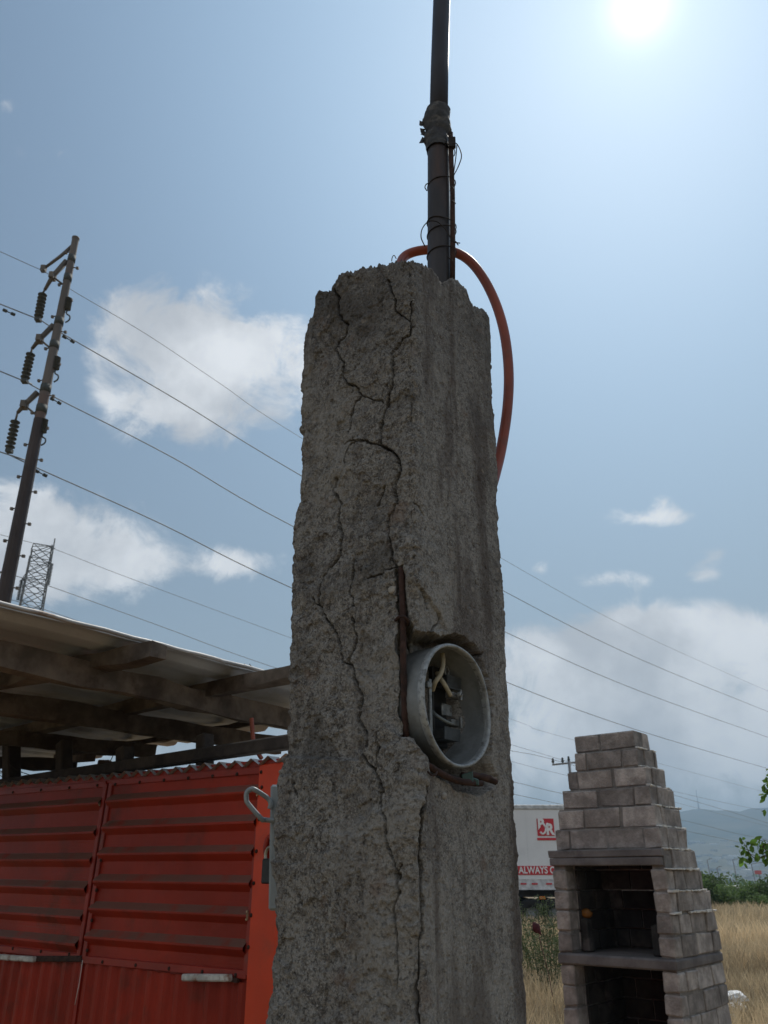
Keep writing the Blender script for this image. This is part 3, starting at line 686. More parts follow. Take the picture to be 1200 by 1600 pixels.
mb = MB(); mb.tube([mp(707, 440, -.015), mp(707.5, 380, -.015), mp(707, 300, -.015), mp(705, 250, -.016), mp(704, 208, -.016)], .0052, 10); mb.build('rod', M['rust'], mast)
mb = MB(); mb.box(mp(706.5, 223, -.022), (1, 0, 0), (0, 1, 0), (0, 0, 1), .007, .004, .014, bev=.001); mb.build('clip', M['wire'], mast)
for y in (236, 290, 352, 366, 398):
    mb = MB(); c = mp(686 if y > 260 else 685.5, y); r_ = .0236
    mb.tube([c + Vector((math.cos(a) * (r_ + (.010 if math.cos(a) > .5 else 0)), math.sin(a) * r_ , .006 * math.cos(a) * (1 if y % 4 else -1))) for a in [2 * math.pi * i / 24 for i in range(25)]], .0011, 6, cap=False)
    mb.build('wire_tie', M['wire'], mast)
for pts_ in ([(706, 225), (714, 225), (721, 242), (717, 258), (707, 278)], [(714, 226), (712, 248), (708, 276)], [(664, 385), (658, 371), (660, 357), (670, 346), (684, 347), (697, 360), (708, 377), (719, 380)],
             [(667, 298), (664, 293), (666, 288), (672, 286)], [(706, 310), (711, 309)], [(706, 313), (712, 318)], [(704, 212), (703, 206), (706, 210)], [(712, 377), (716, 383)], [(705, 290), (709, 296), (706, 302)],
             [(700, 402), (708, 408)]):
    mb = MB(); mb.tube(catmull([mp(x, y, -.030) for x, y in pts_], 6), .0011, 6); mb.build('loose_wire', M['wire'], mast)

mb = MB(); mb.tube(catmull([atY(*p) for p in ((620, 436, 1.27), (624, 418, 1.285), (632, 401, 1.3), (654, 392, 1.3), (688, 390, 1.3), (715, 396, 1.3), (736, 410, 1.3), (756, 436, 1.3), (773, 470, 1.3), (785, 507, 1.3),
        (792, 546, 1.3), (795, 590, 1.3), (793, 635, 1.3), (787, 680, 1.3), (778, 724, 1.29), (762, 775, 1.26), (730, 830, 1.24))], 8), .0098, 16)
o = mb.build('orange_hose', M['hose']); o['label'] = 'orange plastic hose arching over the top of the concrete pillar'; o['category'] = 'hose'
mb = MB(); mb.tube(catmull([atY(612, 408, 1.2), atY(613, 402, 1.2), atY(616, 399, 1.2), atY(619, 404, 1.2)], 5), .0009, 6)
mb.build('loose_wire', M['wire'], pillar)

# ------------------------------------------------------------------ grey latch and padlock beside the kiosk
lt = thing('gate_latch', atY(430, 1300, 1.45), 'grey painted steel plate with bent rod loop, left of pillar', 'latch')
mb = MB(); YL = 1.42
a, b = atY(427.5, 1226, YL), atY(424.5, 1423, YL); c = (a + b) / 2
ax_ = (a - b).normalized(); mb.box(c + Vector((.022, 0, 0)), (1, 0, 0), (0, 1, 0), ax_, .027, .004, (a - b).length / 2, bev=.0035)
mb.build('plate', M['handle'], lt)
mb = MB(); q_ = atY(444, 1300, YL + .03); tz = atY(428, 1228, YL).z; mb.box((q_.x + .030, YL + .025, tz / 2), (1, 0, 0), (0, 1, 0), zz, .02, .02, tz / 2, bev=.002); mb.build('gate_post', M['handle'], lt)
mb = MB(); s_ = [(421, 1264), (423, 1256), (418, 1247), (400, 1235), (393, 1233), (386, 1238), (385, 1248), (388, 1256), (408, 1279), (413, 1281), (430, 1282)]
mb.tube(catmull([atY(x, y, YL - .012 - .01 * (x < 410)) for x, y in s_], 6), .0040, 12); mb.build('rod_loop', M['handle'], lt)

# ------------------------------------------------------------------ red kiosk
P0 = Vector((-.324, 2.7, EYE)); dW = Vector((-.755, .656, 0)).normalized(); nW = Vector((-.656, -.755, 0)).normalized()
def W(px, py, off=0.): return atP(px, py, P0 + nW * off, nW)
kiosk = thing('metal_kiosk', (P0.x - .6, P0.y + .5, 0), 'red corrugated metal kiosk with closed hatches under the roof', 'kiosk')
def rib(t, cen, hw=.030, sl=.030, h=.022):
    for c in cen:
        d_ = abs(t - c)
        if d_ < hw + sl: return h * min(1, (hw + sl - d_) / sl)
    return 0.
cenR = [.105, .265, .42, .575, .73, .885]
TLr, TRr, BRr, BLr = W(176, 1226, .012), W(410, 1207, .012), W(384, 1521, .012), W(133, 1497, .012)
DN = fbm(np.array([[i / 60 * 4, j / 60 * 3, .5] for i in range(241) for j in range(61)]), 1.6, 4, 91)
def wavy(s, t): return .0016 * math.sin(s * 9 + t * 4) + .0045 * float(DN[int(min(3.99, s) * 60) * 61 + int(max(0, min(1, t)) * 60)])
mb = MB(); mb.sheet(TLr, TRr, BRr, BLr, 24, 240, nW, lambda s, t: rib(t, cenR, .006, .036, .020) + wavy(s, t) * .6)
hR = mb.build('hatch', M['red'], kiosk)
TLl, TRl, BRl, BLl = W(-300, 1268, .012), W(165, 1228, .012), W(122, 1493, .012), W(-360, 1438, .012)
cenL = [.11, .29, .455, .625, .79, .94]
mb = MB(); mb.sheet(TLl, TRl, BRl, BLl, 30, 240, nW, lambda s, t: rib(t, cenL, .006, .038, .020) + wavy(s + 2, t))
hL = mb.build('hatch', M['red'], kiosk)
def strip(mb, pts, wd, th, off):                            # flat bar on the wall through px points
    for (a, b) in zip(pts, pts[1:]): mb.beam(W(*a, off), W(*b, off), wd, th, up=nW)
for parent_, segs in ((hR, [((174, 1223), (412, 1203)), ((411, 1203), (385, 1524)), ((386, 1523), (131, 1499)), ((132, 1499), (175, 1223))]),
                      (hL, [((-300, 1264), (166, 1225)), ((166, 1225), (123, 1496)), ((123, 1496), (-360, 1441))])):
    mb = MB()
    for k, (a, b) in enumerate(segs): mb.beam(W(*a, .014), W(*b, .014), .024, .010 + .001 * k, up=nW, bev=.002)
    mb.build('frame', M['redframe'], parent_)
def screw_row(pts_, par):
    for (x, y) in pts_:
        m = MB(); c = W(x, y, .0205); m.lathe(c, nW, [(.0062, -.002), (.0062, .0005), (.0045, .003), (.0001, .0042)], 10); m.build('screw', M['rust'], par)
screw_row([(180 + i * 38, 1225.5 - i * 3.2) for i in range(7)] + [(409 - i * 4.2, 1230 + i * 50) for i in range(6)] + [(172 - i * 7.2, 1250 + i * 47) for i in range(6)] + [(160 + i * 52, 1503 + i * 5.2) for i in range(5)], hR)
screw_row([(20 + i * 44, 1238 - i * 3.6) for i in range(4)] + [(20 + i * 44, 1482 + i * 4.6) for i in range(3)], hL)
# end pieces of some ribs left pale where torn
capm = mat('bare_metal_cap', (.5, .4, .25), .6, .3, .2, 40)
for c_ in (.105, .73):
    mb = MB(); p = TRr.lerp(BRr, c_); mb.box(p + nW * .006 + dW * .004, dW, (0, 0, 1), nW, .002, .014, .009, bev=.001); mb.build('rib_end_cap', capm, hR)
# lower wall of vertical corrugation
mb = MB(); A_, B_ = W(-340, 1446, .0), W(392, 1534, .0)
A_.z = B_.z = W(392, 1528).z - .012
A2, B2 = A_.copy(), B_.copy(); A2.z = B2.z = 0.0
A_.z = W(-340, 1440).z - .012
NW_ = 62 * 8; LW = (B_ - A_).length
def vr(s, t):
    x = (s * 58) % 1; return .014 * (0 if x < .3 else min(1, (x - .3) / .18) if x < .52 else 1 if x < .78 else max(0, 1 - (x - .78) / .2))
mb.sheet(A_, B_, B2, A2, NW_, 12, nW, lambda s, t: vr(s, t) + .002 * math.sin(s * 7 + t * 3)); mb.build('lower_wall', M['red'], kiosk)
mb = MB()
mb.beam(W(-340, 1440, -.01), W(396, 1528, -.01), .03, .03, up=nW, bev=.003)
mb.beam(W(-320, 1262, .002), W(438, 1194, .002), .035, .02, up=nW, bev=.003)
mb.beam(W(170, 1222, -.004), W(118, 1600, -.004), .02, .02, up=nW)
mb.build('frame', M['redframe'], kiosk)
# right hand post
mb = MB(); pt, pb = W(432, 1186, .0), W(402, 1560, .0); pb2 = pt.copy(); pb2.z = 0.
mid_ = Vector((pt.x, pt.y, 0)); topz = W(432, 1186).z
a = W(412, 1196); bx = W(392, 1540); dirp = (a - bx).normalized()
g0 = bx - dirp * ((bx.z) / dirp.z); hw = .06
ctr_t, ctr_b = a - dW * hw + nW * .0, g0 - dW * hw
mb.beam(ctr_b, ctr_t, .04, hw * 2, up=(-dW), bev=.003); mb.build('post', M['redpost'], kiosk)
# body behind the front
mb = MB(); back = -nW; X0 = W(432, 1200); zt_ = X0.z - .02
c0_ = Vector((P0.x, P0.y, 0)) - nW * .022; c1_ = c0_ + dW * 3.6
for (a, b) in ((c0_ - dW * .02, c0_ - nW * .95 - dW * .02), (c0_ - nW * .95, c1_ - nW * .95), (c1_, c1_ - nW * .95)):
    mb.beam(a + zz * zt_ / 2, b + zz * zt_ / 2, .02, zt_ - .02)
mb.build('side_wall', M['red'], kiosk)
# low roof sheet, seen end-on as a wave above the front
mb = MB(); t0, t1 = W(445, 1187, .03), W(-300, 1256, .03); t0.z += .004; t1.z += .004
b0, b1 = t0 - nW * 1.0, t1 - nW * 1.0
nwv = int((t1 - t0).length / .083)
mb.sheet(t1, t0, b0, b1, nwv * 10, 6, zz, lambda s, t: .012 * (abs(((s * nwv) % 1) - .5) * 4 - 1) + .004 * math.sin(s * 13) + .002 * math.sin(s * 71))
mb.build('low_roof_sheet', M['zinc'], kiosk)
for (a, b, hgt) in (((287, 1527), (360, 1528), .022), ((-2, 1495), (54, 1499), .020)):
    mb = MB(); mb.beam(W(*a, .035), W(*b, .035), .02, hgt, up=nW, bev=.004); mb.build('handle', M['zincbar'], kiosk)
mb = MB(); mb.beam(W(52, 1498, .02), W(128, 1498, .02), .02, .014, up=nW, bev=.004); mb.build('bolt_bar', M['rust'], kiosk)
mb = MB(); mb.beam(W(355, 1529, .02), W(372, 1532, .02), .012, .012, up=nW)
mb.build('bolt_bar', M['rust'], kiosk)
mb = MB(); mb.tube(catmull([W(418, 1345, .02), W(415, 1325, .03), W(420, 1309, .03), W(428, 1312, .03), W(430, 1340, .02)], 6), .008, 10); mb.build('hasp', M['redframe'], kiosk)
pad = thing('padlock', W(420, 1360, .05), 'black padlock hanging on the red kiosk post', 'padlock')
mb = MB(); mb.box(W(422, 1361, .055), dW, nW, zz, .029, .011, .035, bev=.004); mb.build('body', M['black'], pad)
mb = MB(); mb.tube(catmull([W(415, 1348, .055), W(415, 1334, .055), W(419, 1325, .055), W(425, 1324, .055), W(428, 1333, .055), W(428, 1348, .055)], 6), .0048, 10); mb.build('shackle', M['brass'], pad)
# thin loose string hanging in front of the seam
mb = MB(); mb.tube([W(129, 1500, .05), W(124, 1535, .055), W(117, 1570, .055)], .0012, 6); mb.build('string', M['wmortar'], kiosk)

# ------------------------------------------------------------------ timber awning
awn = thing('timber_awning', (-1.2, 3.4, 0), 'low corrugated awning roof on old timber beams above the kiosk', 'awning')
ZR = .75
e0, e1 = atZ(0, 945, ZR), atZ(445, 1060, ZR); ed = (e1 - e0).normalized()
far = atZ(445, 1135, ZR); 
NE = e0 - ed * .35; FE = e1 + ed * 1.25
Lf = 3.4; cR = 4.1 / .09
def lat(p): return p + dW * Lf
def wv(s, t):
    x = (t * Lf / .21 + .35) % 1; return .022 * (0 if x < .42 else (x - .42) / .1 if x < .52 else 1 if x < .86 else (1 - x) / .14) + .0015 * math.sin(s * 31) + .002 * math.sin(t * 9 + s * 3)
mb = MB()
# far end trimmed parallel to the front
fe = far - dW * .75
NE2, FE2 = NE, NE + ed * ((fe - NE).dot(-nW) / ed.dot(-nW))
mb.sheet(NE2, FE2, FE2 + dW * Lf, NE2 + dW * Lf, 50, 330, zz, lambda s, t: wv(s, t))
sh = mb.build('roof_sheet', M['sheet'], awn)
md = sh.modifiers.new('thick', 'SOLIDIFY'); md.thickness = .006; md.offset = 1
mb = MB(); pts = [NE2.lerp(FE2, i / 40) + zz * (.006 + .0015 * math.sin(i * 1.7)) - dW * -.0 for i in range(41)]
mb.tube(pts, .008, 6); mb.build('sheet_edge', M['zinc'], awn)
def bm(pa, pb, Z, wd, ht, m_='wood', ext=(0, 0), name='beam', Zb=None, tint=.5):
    a, b = atZ(*pa, Z), atZ(*pb, Z if Zb is None else Zb); d_ = (b - a).normalized()
    m = MB(); a2, b2 = a - d_ * ext[0], b + d_ * ext[1]; n_ = 14
    # slightly waney timber: chain of short boxes sharing one outline
    sd_ = d_.cross(zz).normalized(); vs = []; fs = []
    for i in range(n_ + 1):
        c = a2.lerp(b2, i / n_); wob = [rnd.uniform(-.0075, .0075) for _ in range(8)]
        for j, (sx_, sz_) in enumerate(((-1, -1), (1, -1), (1, 1), (-1, 1))):
            vs.append(c + sd_ * (sx_ * wd / 2 + wob[j]) + zz * (sz_ * ht / 2 + wob[j + 4]))
    for i in range(n_):
        for j in range(4): q = i * 4; fs.append((q + j, q + (j + 1) % 4, q + 4 + (j + 1) % 4, q + 4 + j))
    fs += [(0, 3, 2, 1), tuple(n_ * 4 + j for j in range(4))]
    m.add(vs, fs, False, tint); m.build(name, M[m_], awn)
bm((0, 1024), (441, 1124), .655, .05, .085, ext=(.9, .1), tint=.75)
bm((0, 1098), (356, 1153), .64, .05, .085, ext=(.9, .35), tint=.55)
bm((0, 1153), (241, 1174), .64, .06, .07, ext=(.5, 0), tint=.4)
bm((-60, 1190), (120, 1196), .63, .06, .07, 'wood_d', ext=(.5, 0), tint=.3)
bm((-80, 1080), (250, 1017), .70, .07, .055, name='purlin', ext=(.6, 0), tint=.6)
bm((0, 1150), (445, 1054), .70, .06, .055, name='purlin', ext=(.6, .5), tint=.6)
bm((150, 1172), (400, 1128), .715, .03, .03, name='purlin', ext=(.5, .1), tint=.4)
# low header behind the wall top and its stub posts
def Wb(px, py): return W(px, py, -.12)
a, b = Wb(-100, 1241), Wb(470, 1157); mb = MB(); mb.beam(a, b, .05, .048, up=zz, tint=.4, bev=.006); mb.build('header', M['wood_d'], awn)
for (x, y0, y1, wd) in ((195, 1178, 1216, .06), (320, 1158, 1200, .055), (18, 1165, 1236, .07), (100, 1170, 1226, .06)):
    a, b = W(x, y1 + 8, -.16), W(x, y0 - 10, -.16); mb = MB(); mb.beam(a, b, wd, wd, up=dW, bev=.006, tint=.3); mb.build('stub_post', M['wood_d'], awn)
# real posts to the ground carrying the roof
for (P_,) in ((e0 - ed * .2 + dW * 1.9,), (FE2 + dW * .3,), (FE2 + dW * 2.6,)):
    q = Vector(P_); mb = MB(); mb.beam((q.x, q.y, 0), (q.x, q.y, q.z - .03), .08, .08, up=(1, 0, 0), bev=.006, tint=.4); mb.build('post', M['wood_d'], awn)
mb = MB(); mb.beam(W(115, 1186, -.3), W(142, 1184, -.3), .05, .03, up=zz, tint=1.6); mb.build('board_end', M['wood'], awn)
mb = MB(); 
for pts_ in ([(392, 1076), (385, 1060), (372, 1050), (356, 1056)],): 
    pass
for _ in range(9):
    q = atZ(395 + rnd.uniform(-8, 30), 1056 + rnd.uniform(-3, 4), .76); mb.tube([q, q + Vector((rnd.uniform(-.06, .06), rnd.uniform(-.05, .05), rnd.uniform(.0, .05)))], .002, 5)
mb.build('twigs', M['wood_d'], awn)
# loose wires under the timber
for pts_ in ([(15, 1195), (30, 1205), (60, 1215), (95, 1228)], [(182, 1168), (176, 1182), (172, 1190)]):
    mb = MB(); mb.tube(catmull([W(x, y, -.1) for x, y in pts_], 6), .002, 6); mb.build('loose_wire', M['wire'], awn)
mb = MB(); mb.tube(catmull([atY(x, y, 3.2) for x, y in ((393, 1122), (394, 1135), (396, 1158), (402, 1174), (409, 1186))], 8), .0085, 12)
o = mb.build('hanging_hose', M['hose']); o['label'] = 'short orange hose hanging from the awning beam onto the kiosk'; o['category'] = 'hose'

# ------------------------------------------------------------------ block grill
grill = thing('block_grill', (2.1, 7.0, 0), 'tapering grey concrete block barbecue grill with an open sooty hearth', 'grill')
fD = Vector((-.766, .643, 0)).normalized(); sD = Vector((.643, .766, 0)).normalized()
def course(yt, yb, xl, xc, xr, Yc):
    zt2 = atY(xc, yt, Yc).z; zb2 = atY(xc, yb, Yc).z; zm = (zt2 + zb2) / 2; ym = (yt + yb) / 2
    C_ = atY(xc, ym, Yc)
    def solve(px, d_):                                     # length along d_ so that the point projects on px
        lo, hi = 0, 3
        for _ in range(40):
            m_ = (lo + hi) / 2; q = C_ + d_ * m_; x_, _y = projn(q.x, q.y, zm)
            if (x_ > px) == (d_.x < 0): lo = m_
            else: hi = m_
        return m_
    return zb2, zt2, C_, solve(xl, fD), solve(xr, sD)
rows_ = []
for (yt, yb, xl, xc, xr, k) in [(1141, 1168, 898, 992, 1015, 6), (1168, 1197, 897, 997, 1028, 5), (1197, 1227, 887, 1010, 1040, 4), (1227, 1258, 877, 1018, 1055, 3), (1258, 1291, 872, 1025, 1066, 2), (1291, 1326, 868, 1034, 1075, 1)]:
    rows_.append((course(yt, yb, xl, xc, xr, 6.5 + .035 * k), 'full'))
lowc = [(1326, 1358), (1358, 1393), (1393, 1428), (1428, 1463), (1463, 1499), (1519, 1555), (1555, 1592), (1592, 1630), (1630, 1669), (1669, 1709), (1709, 1750)]
for (yt, yb) in lowc:
    ym = (yt + yb) / 2; xl = 862 + (ym - 1351) * .072; xc = 1040 + (ym - 1351) * .116
    xr = np.interp(ym, [1340, 1375, 1410, 1450, 1490, 1600], [1088, 1099, 1112, 1120, 1128, 1141]) + max(0, ym - 1600) * .11
    rows_.append((course(yt, yb, xl, xc, xr, 6.5), 'open' if yt > 1330 else 'lint'))
wallm, core, soot, drip = MB(), MB(), MB(), MB()
TB = .125
for ci, ((zb2, zt2, C_, Lc, Mc), kind) in enumerate(rows_):
    h = (zt2 - zb2); zc = (zt2 + zb2) / 2; base = Vector((C_.x, C_.y, zc))
    def face(o_, d_, inw, length, offs, skip=None, m_=None):
        x = -offs
        while x < length:
            ln = .312; x0, x1 = max(x, 0), min(x + ln + rnd.choice((0, 0, -.012, .002)), length)
            if x1 - x0 > .04:
                c = o_ + d_ * ((x0 + x1) / 2) + inw * (TB / 2 + rnd.uniform(-.006, .006)) + zz * rnd.uniform(-.002, .002)
                (m_ or wallm).box(c, d_, inw, zz, (x1 - x0) / 2 - .007, TB / 2, h / 2 - .006, tint=rnd.uniform(.0, 1.), jit=.006, bev=rnd.uniform(.003, .007))
            x += ln
    off = .156 * (ci % 2) + rnd.uniform(0, .03)
    if kind == 'full':
        face(base, fD, sD, Lc, off)
        core.box(base + fD * Lc / 2 + sD * Mc / 2, fD, sD, zz, Lc / 2 - .012, Mc / 2 - .012, h / 2 + .002)
    else:
        if kind == 'open':
            for x0 in (0, Lc - TB):
                wallm.box(base + fD * (x0 + TB / 2) + sD * .07, fD, sD, zz, TB / 2 - .003, .07, h / 2 - .006, tint=rnd.random(), jit=.006, bev=.010)
        core.box(base + fD * (TB / 2) + sD * (Mc / 2), fD, sD, zz, TB / 2 - .012, Mc / 2 - .014, h / 2 + .002)
        core.box(base + fD * (Lc - TB / 2) + sD * (Mc / 2), fD, sD, zz, TB / 2 - .012, Mc / 2 - .014, h / 2 + .002)
        core.box(base + fD * (Lc / 2) + sD * (Mc - TB / 2), fD, sD, zz, Lc / 2 - TB - .0, TB / 2 - .014, h / 2 + .002)
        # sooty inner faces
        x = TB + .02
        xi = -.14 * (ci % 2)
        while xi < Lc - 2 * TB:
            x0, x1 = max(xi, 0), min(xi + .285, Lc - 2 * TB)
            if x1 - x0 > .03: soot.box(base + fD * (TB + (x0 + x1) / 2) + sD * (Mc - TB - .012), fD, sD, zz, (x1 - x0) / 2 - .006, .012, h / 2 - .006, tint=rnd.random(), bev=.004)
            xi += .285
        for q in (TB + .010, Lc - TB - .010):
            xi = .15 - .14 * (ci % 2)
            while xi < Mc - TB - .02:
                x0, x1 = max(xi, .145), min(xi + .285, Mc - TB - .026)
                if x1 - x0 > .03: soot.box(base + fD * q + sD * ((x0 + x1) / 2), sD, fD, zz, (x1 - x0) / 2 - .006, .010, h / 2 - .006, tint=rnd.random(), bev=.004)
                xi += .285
    so_ = TB + .003 if kind == 'full' else .145
    face(base + sD * so_, sD, fD, Mc - so_, .28 - off if kind == 'full' else off * .6)
    face(base + fD * Lc + sD * so_, sD, -fD, Mc - so_, off)
    face(base + fD * (TB + .003) + sD * Mc, fD, -sD, Lc - 2 * TB - .006, off)
    # mortar squeezed out on the right hand ledge
    if ci < 9:
        x = .0
        (zb3, zt3, C3, L3, M3), k3 = rows_[min(ci + 1, len(rows_) - 1)]
        zL = zb2 + .002; span = max(Mc, .2)
        while x < Mc + .02:
            ln = rnd.uniform(.03, .09)
            if rnd.random() < .8:
                drip.box(Vector((C_.x, C_.y, zL)) + sD * (x + ln / 2) - fD * rnd.uniform(.0, .008), sD, fD, zz, ln / 2, rnd.uniform(.008, .02), rnd.uniform(.004, .010), jit=.003, bev=.003)
            x += ln
        for _ in range(2):
            drip.box(Vector((C_.x, C_.y, zL)) + sD * (Mc + rnd.uniform(-.01, .02)) + fD * rnd.uniform(0, .1), sD, fD, zz, .02, .03, .007, jit=.003, bev=.003)
core.build('mortar_core', M['mortar'], grill); wallm.build('block_wall', M['block'], grill)
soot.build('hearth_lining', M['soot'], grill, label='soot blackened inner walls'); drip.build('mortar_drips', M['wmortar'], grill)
(zb2, zt2, C_, Lc, Mc), _ = rows_[6]
zL0 = atY(1040, 1326, 6.5).z; zL1 = atY(1040, 1338.5, 6.5).z; zL2 = atY(1040, 1351.5, 6.5).z
for (za, zb_, ex) in ((zL0, zL1 + .004, .03), (zL1, zL2, .02)):
    mb = MB(); mb.box(Vector((C_.x, C_.y, (za + zb_) / 2)) + fD * (Lc / 2 + .012) + sD * .05, fD, sD, zz, Lc / 2 + ex - .03, .075, (za - zb_) / 2, bev=.006, jit=.003); mb.build('lintel', M['lintel'], grill)
(_, _, C5, L5, M5), _ = rows_[11]
zs0, zs1 = atY(1058, 1499, 6.5).z, atY(1058, 1519, 6.5).z
mb = MB(); mb.box(Vector((C5.x, C5.y, (zs0 + zs1) / 2)) + fD * (L5 / 2) + sD * (M5 / 2 - .008), fD, sD, zz, L5 / 2 + .004, M5 / 2 + .012, (zs0 - zs1) / 2 - .002, bev=.012, jit=.004); mb.build('shelf', M['lintel'], grill)
zf = .14
mb = MB(); mb.box(Vector((C5.x, C5.y, zf)) + fD * (L5 / 2) + sD * (M5 / 2), fD, sD, zz, L5 / 2 - .02, M5 / 2 - .02, .14, bev=.01); mb.build('base', M['block'], grill)
inner = Vector((C5.x, C5.y, zs0))
mb = MB()
for (u1, v1, hx, hy, hz) in ((Lc - TB - .07, .20, .025, .02, .14), (Lc - TB - .2, .30, .09, .03, .12), (TB + .05, .17, .03, .02, .10)):
    mb.box(inner + fD * u1 + sD * v1 + zz * (hz + .003), fD, sD, zz, hx, hy, hz, tint=rnd.random(), bev=.006, jit=.004)
for i, (u1, v1, hx, hy, hz, lab) in enumerate(((Lc - TB - .055, .19, .030, .05, .115, 'narrow block upright at the left end of the grill shelf'), (TB + .06, .17, .035, .05, .10, 'small block stub at the right end of the grill shelf'))):
    mb = MB(); mb.box(inner + fD * u1 + sD * v1 + zz * (hz + .003), fD, sD, zz, hx, hy, hz, tint=.5 + .5 * (i == 0), bev=.008, jit=.005)
    o = mb.build('loose_block', M['soot']); o['label'] = lab; o['category'] = 'block'; o['group'] = 'loose blocks on the grill shelf'
mb = MB(); c = inner + fD * (Lc - TB - .06) + sD * .20 + zz * .268
vs = []; fs = []
for j in range(7):
    for k in range(12):
        a = 2 * math.pi * k / 12; ph = math.pi * j / 6; r_ = .045 * math.sin(ph) * (1 + rnd.uniform(-.4, .4)) + .002
        vs.append(c + fD * (r_ * math.cos(a)) + sD * (r_ * .6 * math.sin(a)) + zz * (.036 * -math.cos(ph) * (1 + rnd.uniform(-.1, .1))))
for j in range(6):
    for k in range(12): fs.append((j * 12 + k, j * 12 + (k + 1) % 12, (j + 1) * 12 + (k + 1) % 12, (j + 1) * 12 + k))
mb.add(vs, fs, True); o = mb.build('crumpled_bag', M['yellow']); o['label'] = 'small crumpled orange yellow bag on a block inside the grill hearth'; o['category'] = 'bag'

# ------------------------------------------------------------------ trailer
TYd = 27.
def T(px, py, dy=0): return atY(px, py, TYd + dy)
tl = T(540, 1262); tr = T(1020, 1262); zt_, zb_ = tl.z, T(845, 1391).z
trailer = thing('semi_trailer', ((tl.x + tr.x) / 2, TYd + 1.25, 0), 'white box semi trailer with red logo, parked behind the block grill', 'trailer')
X0_, X1_ = tl.x, tr.x
mb = MB(); mb.box(((X0_ + X1_) / 2, TYd + 1.27, (zt_ + zb_) / 2 + .15), (1, 0, 0), (0, 1, 0), zz, (X1_ - X0_) / 2, 1.25, (zt_ - zb_) / 2 - .15)
x = X0_ + .3
while x < X1_: mb.box((x, TYd + .017, (zt_ + zb_) / 2 + .2), (1, 0, 0), (0, 1, 0), zz, .014, .008, (zt_ - zb_) / 2 - .3); x += .6
mb.build('box_body', M['white'], trailer)
mb = MB(); mb.box(((X0_ + X1_) / 2, TYd + 1.27, zt_ + .02), (1, 0, 0), (0, 1, 0), zz, (X1_ - X0_) / 2 + .02, 1.29, .07, bev=.02); mb.build('top_rail', mat('rail_aluminium', (.5, .52, .53), .5, .3), trailer)
za, zc_ = T(845, 1353).z, T(845, 1367).z
mb = MB(); mb.box((T(846, 1360).x - 1.7, TYd + .006, (za + zc_) / 2), (1, 0, 0), (0, 1, 0), zz, 2.75, .004, (za - zc_) / 2); band = mb.build('red_band', M['tred'], trailer)
def text(s_, x, z, size, mat_, par, name='lettering', shear=0., bold=.0, sx_=1.):
    cu = bpy.data.curves.new(name, 'FONT'); cu.body = s_; cu.size = size; cu.offset = bold; cu.extrude = .002; cu.shear = shear; cu.align_x = 'CENTER'; cu.align_y = 'CENTER'
    ot = bpy.data.objects.new('tmp', cu); COL.objects.link(ot); bpy.context.view_layer.update()
    me = bpy.data.meshes.new_from_object(ot.evaluated_get(bpy.context.evaluated_depsgraph_get())); bpy.data.objects.remove(ot)
    me.transform(Matrix.Scale(sx_, 4, (1, 0, 0))); me.transform(Matrix.Translation((x, TYd - .012, z)) @ Matrix.Rotation(math.pi / 2, 4, 'X'))
    me.materials.clear(); me.materials.append(mat_)
    o = bpy.data.objects.new(name, me); COL.objects.link(o); o.parent = par
    root = par
    while root.parent: root = root.parent
    o.matrix_parent_inverse = Matrix.Translation(-root.location) if root == par else Matrix()
    return o
text('ALWAYS ON', T(844, 1360).x, T(838, 1360).z, .27, M['decal'], band, bold=.006, sx_=.84)
lx0, lx1 = T(839, 1290).x, T(865.5, 1290).x; lz0, lz1 = T(850, 1279).z, T(850, 1306).z
mb = MB(); mb.box(((lx0 + lx1) / 2, TYd + .006, (lz0 + lz1) / 2), (1, 0, 0), (0, 1, 0), zz, (lx1 - lx0) / 2, .004, (lz0 - lz1) / 2); logo = mb.build('logo_panel', M['tred'], trailer)
text('B', T(845.5, 1290).x, T(845, 1288.5).z, .44, M['decal'], logo, bold=.02, sx_=.9)
text('R', T(858.5, 1290).x, T(858, 1296.5).z, .44, M['decal'], logo, bold=.02, sx_=.9)
mb = MB(); 
mb.tube(catmull([(T(x, 1290).x, TYd - .012, T(850, y).z) for x, y in ((843, 1300), (847, 1303), (851, 1300), (853, 1293), (856, 1286))], 5), .03, 6); mb.tube([(T(849, 1290).x, TYd - .012, T(850, 1287).z), (T(853, 1290).x, TYd - .012, T(850, 1294).z)], .03, 6)
mb.build('swoosh', M['decal'], logo)
mb = MB(); mb.box(((lx0 + lx1) / 2 + .02, TYd + .006, T(850, 1311).z), (1, 0, 0), (0, 1, 0), zz, (lx1 - lx0) / 2 + .04, .004, .035); mb.build('small_red_bar', M['tred'], trailer)
for x in (758, 777, 796, 818, 835.5, 858, 880): 
    mb = MB(); mb.box((T(x, 1381).x, TYd + .006, T(x, 1381).z), (1, 0, 0), (0, 1, 0), zz, .09, .004, .022); mb.build('reflector', M['tred'], trailer)
mb = MB(); mb.box(((X0_ + X1_) / 2, TYd + 1.27, zb_ + .16), (1, 0, 0), (0, 1, 0), zz, (X1_ - X0_) / 2 - .01, 1.235, .15)
mb.build('side_rail', mat('lower_rail', (.55, .57, .6), .5, .2), trailer)
mb = MB()
for dy in (.7, 1.8): mb.box(((X0_ + X1_) / 2, TYd + dy, zb_ - .1), (1, 0, 0), (0, 1, 0), zz, (X1_ - X0_) / 2 - .1, .06, .10)
mb.box((T(850, 1400).x, TYd + 1.25, .62), (1, 0, 0), (0, 1, 0), zz, 2.4, .9, .22); mb.build('chassis', M['dark'], trailer)
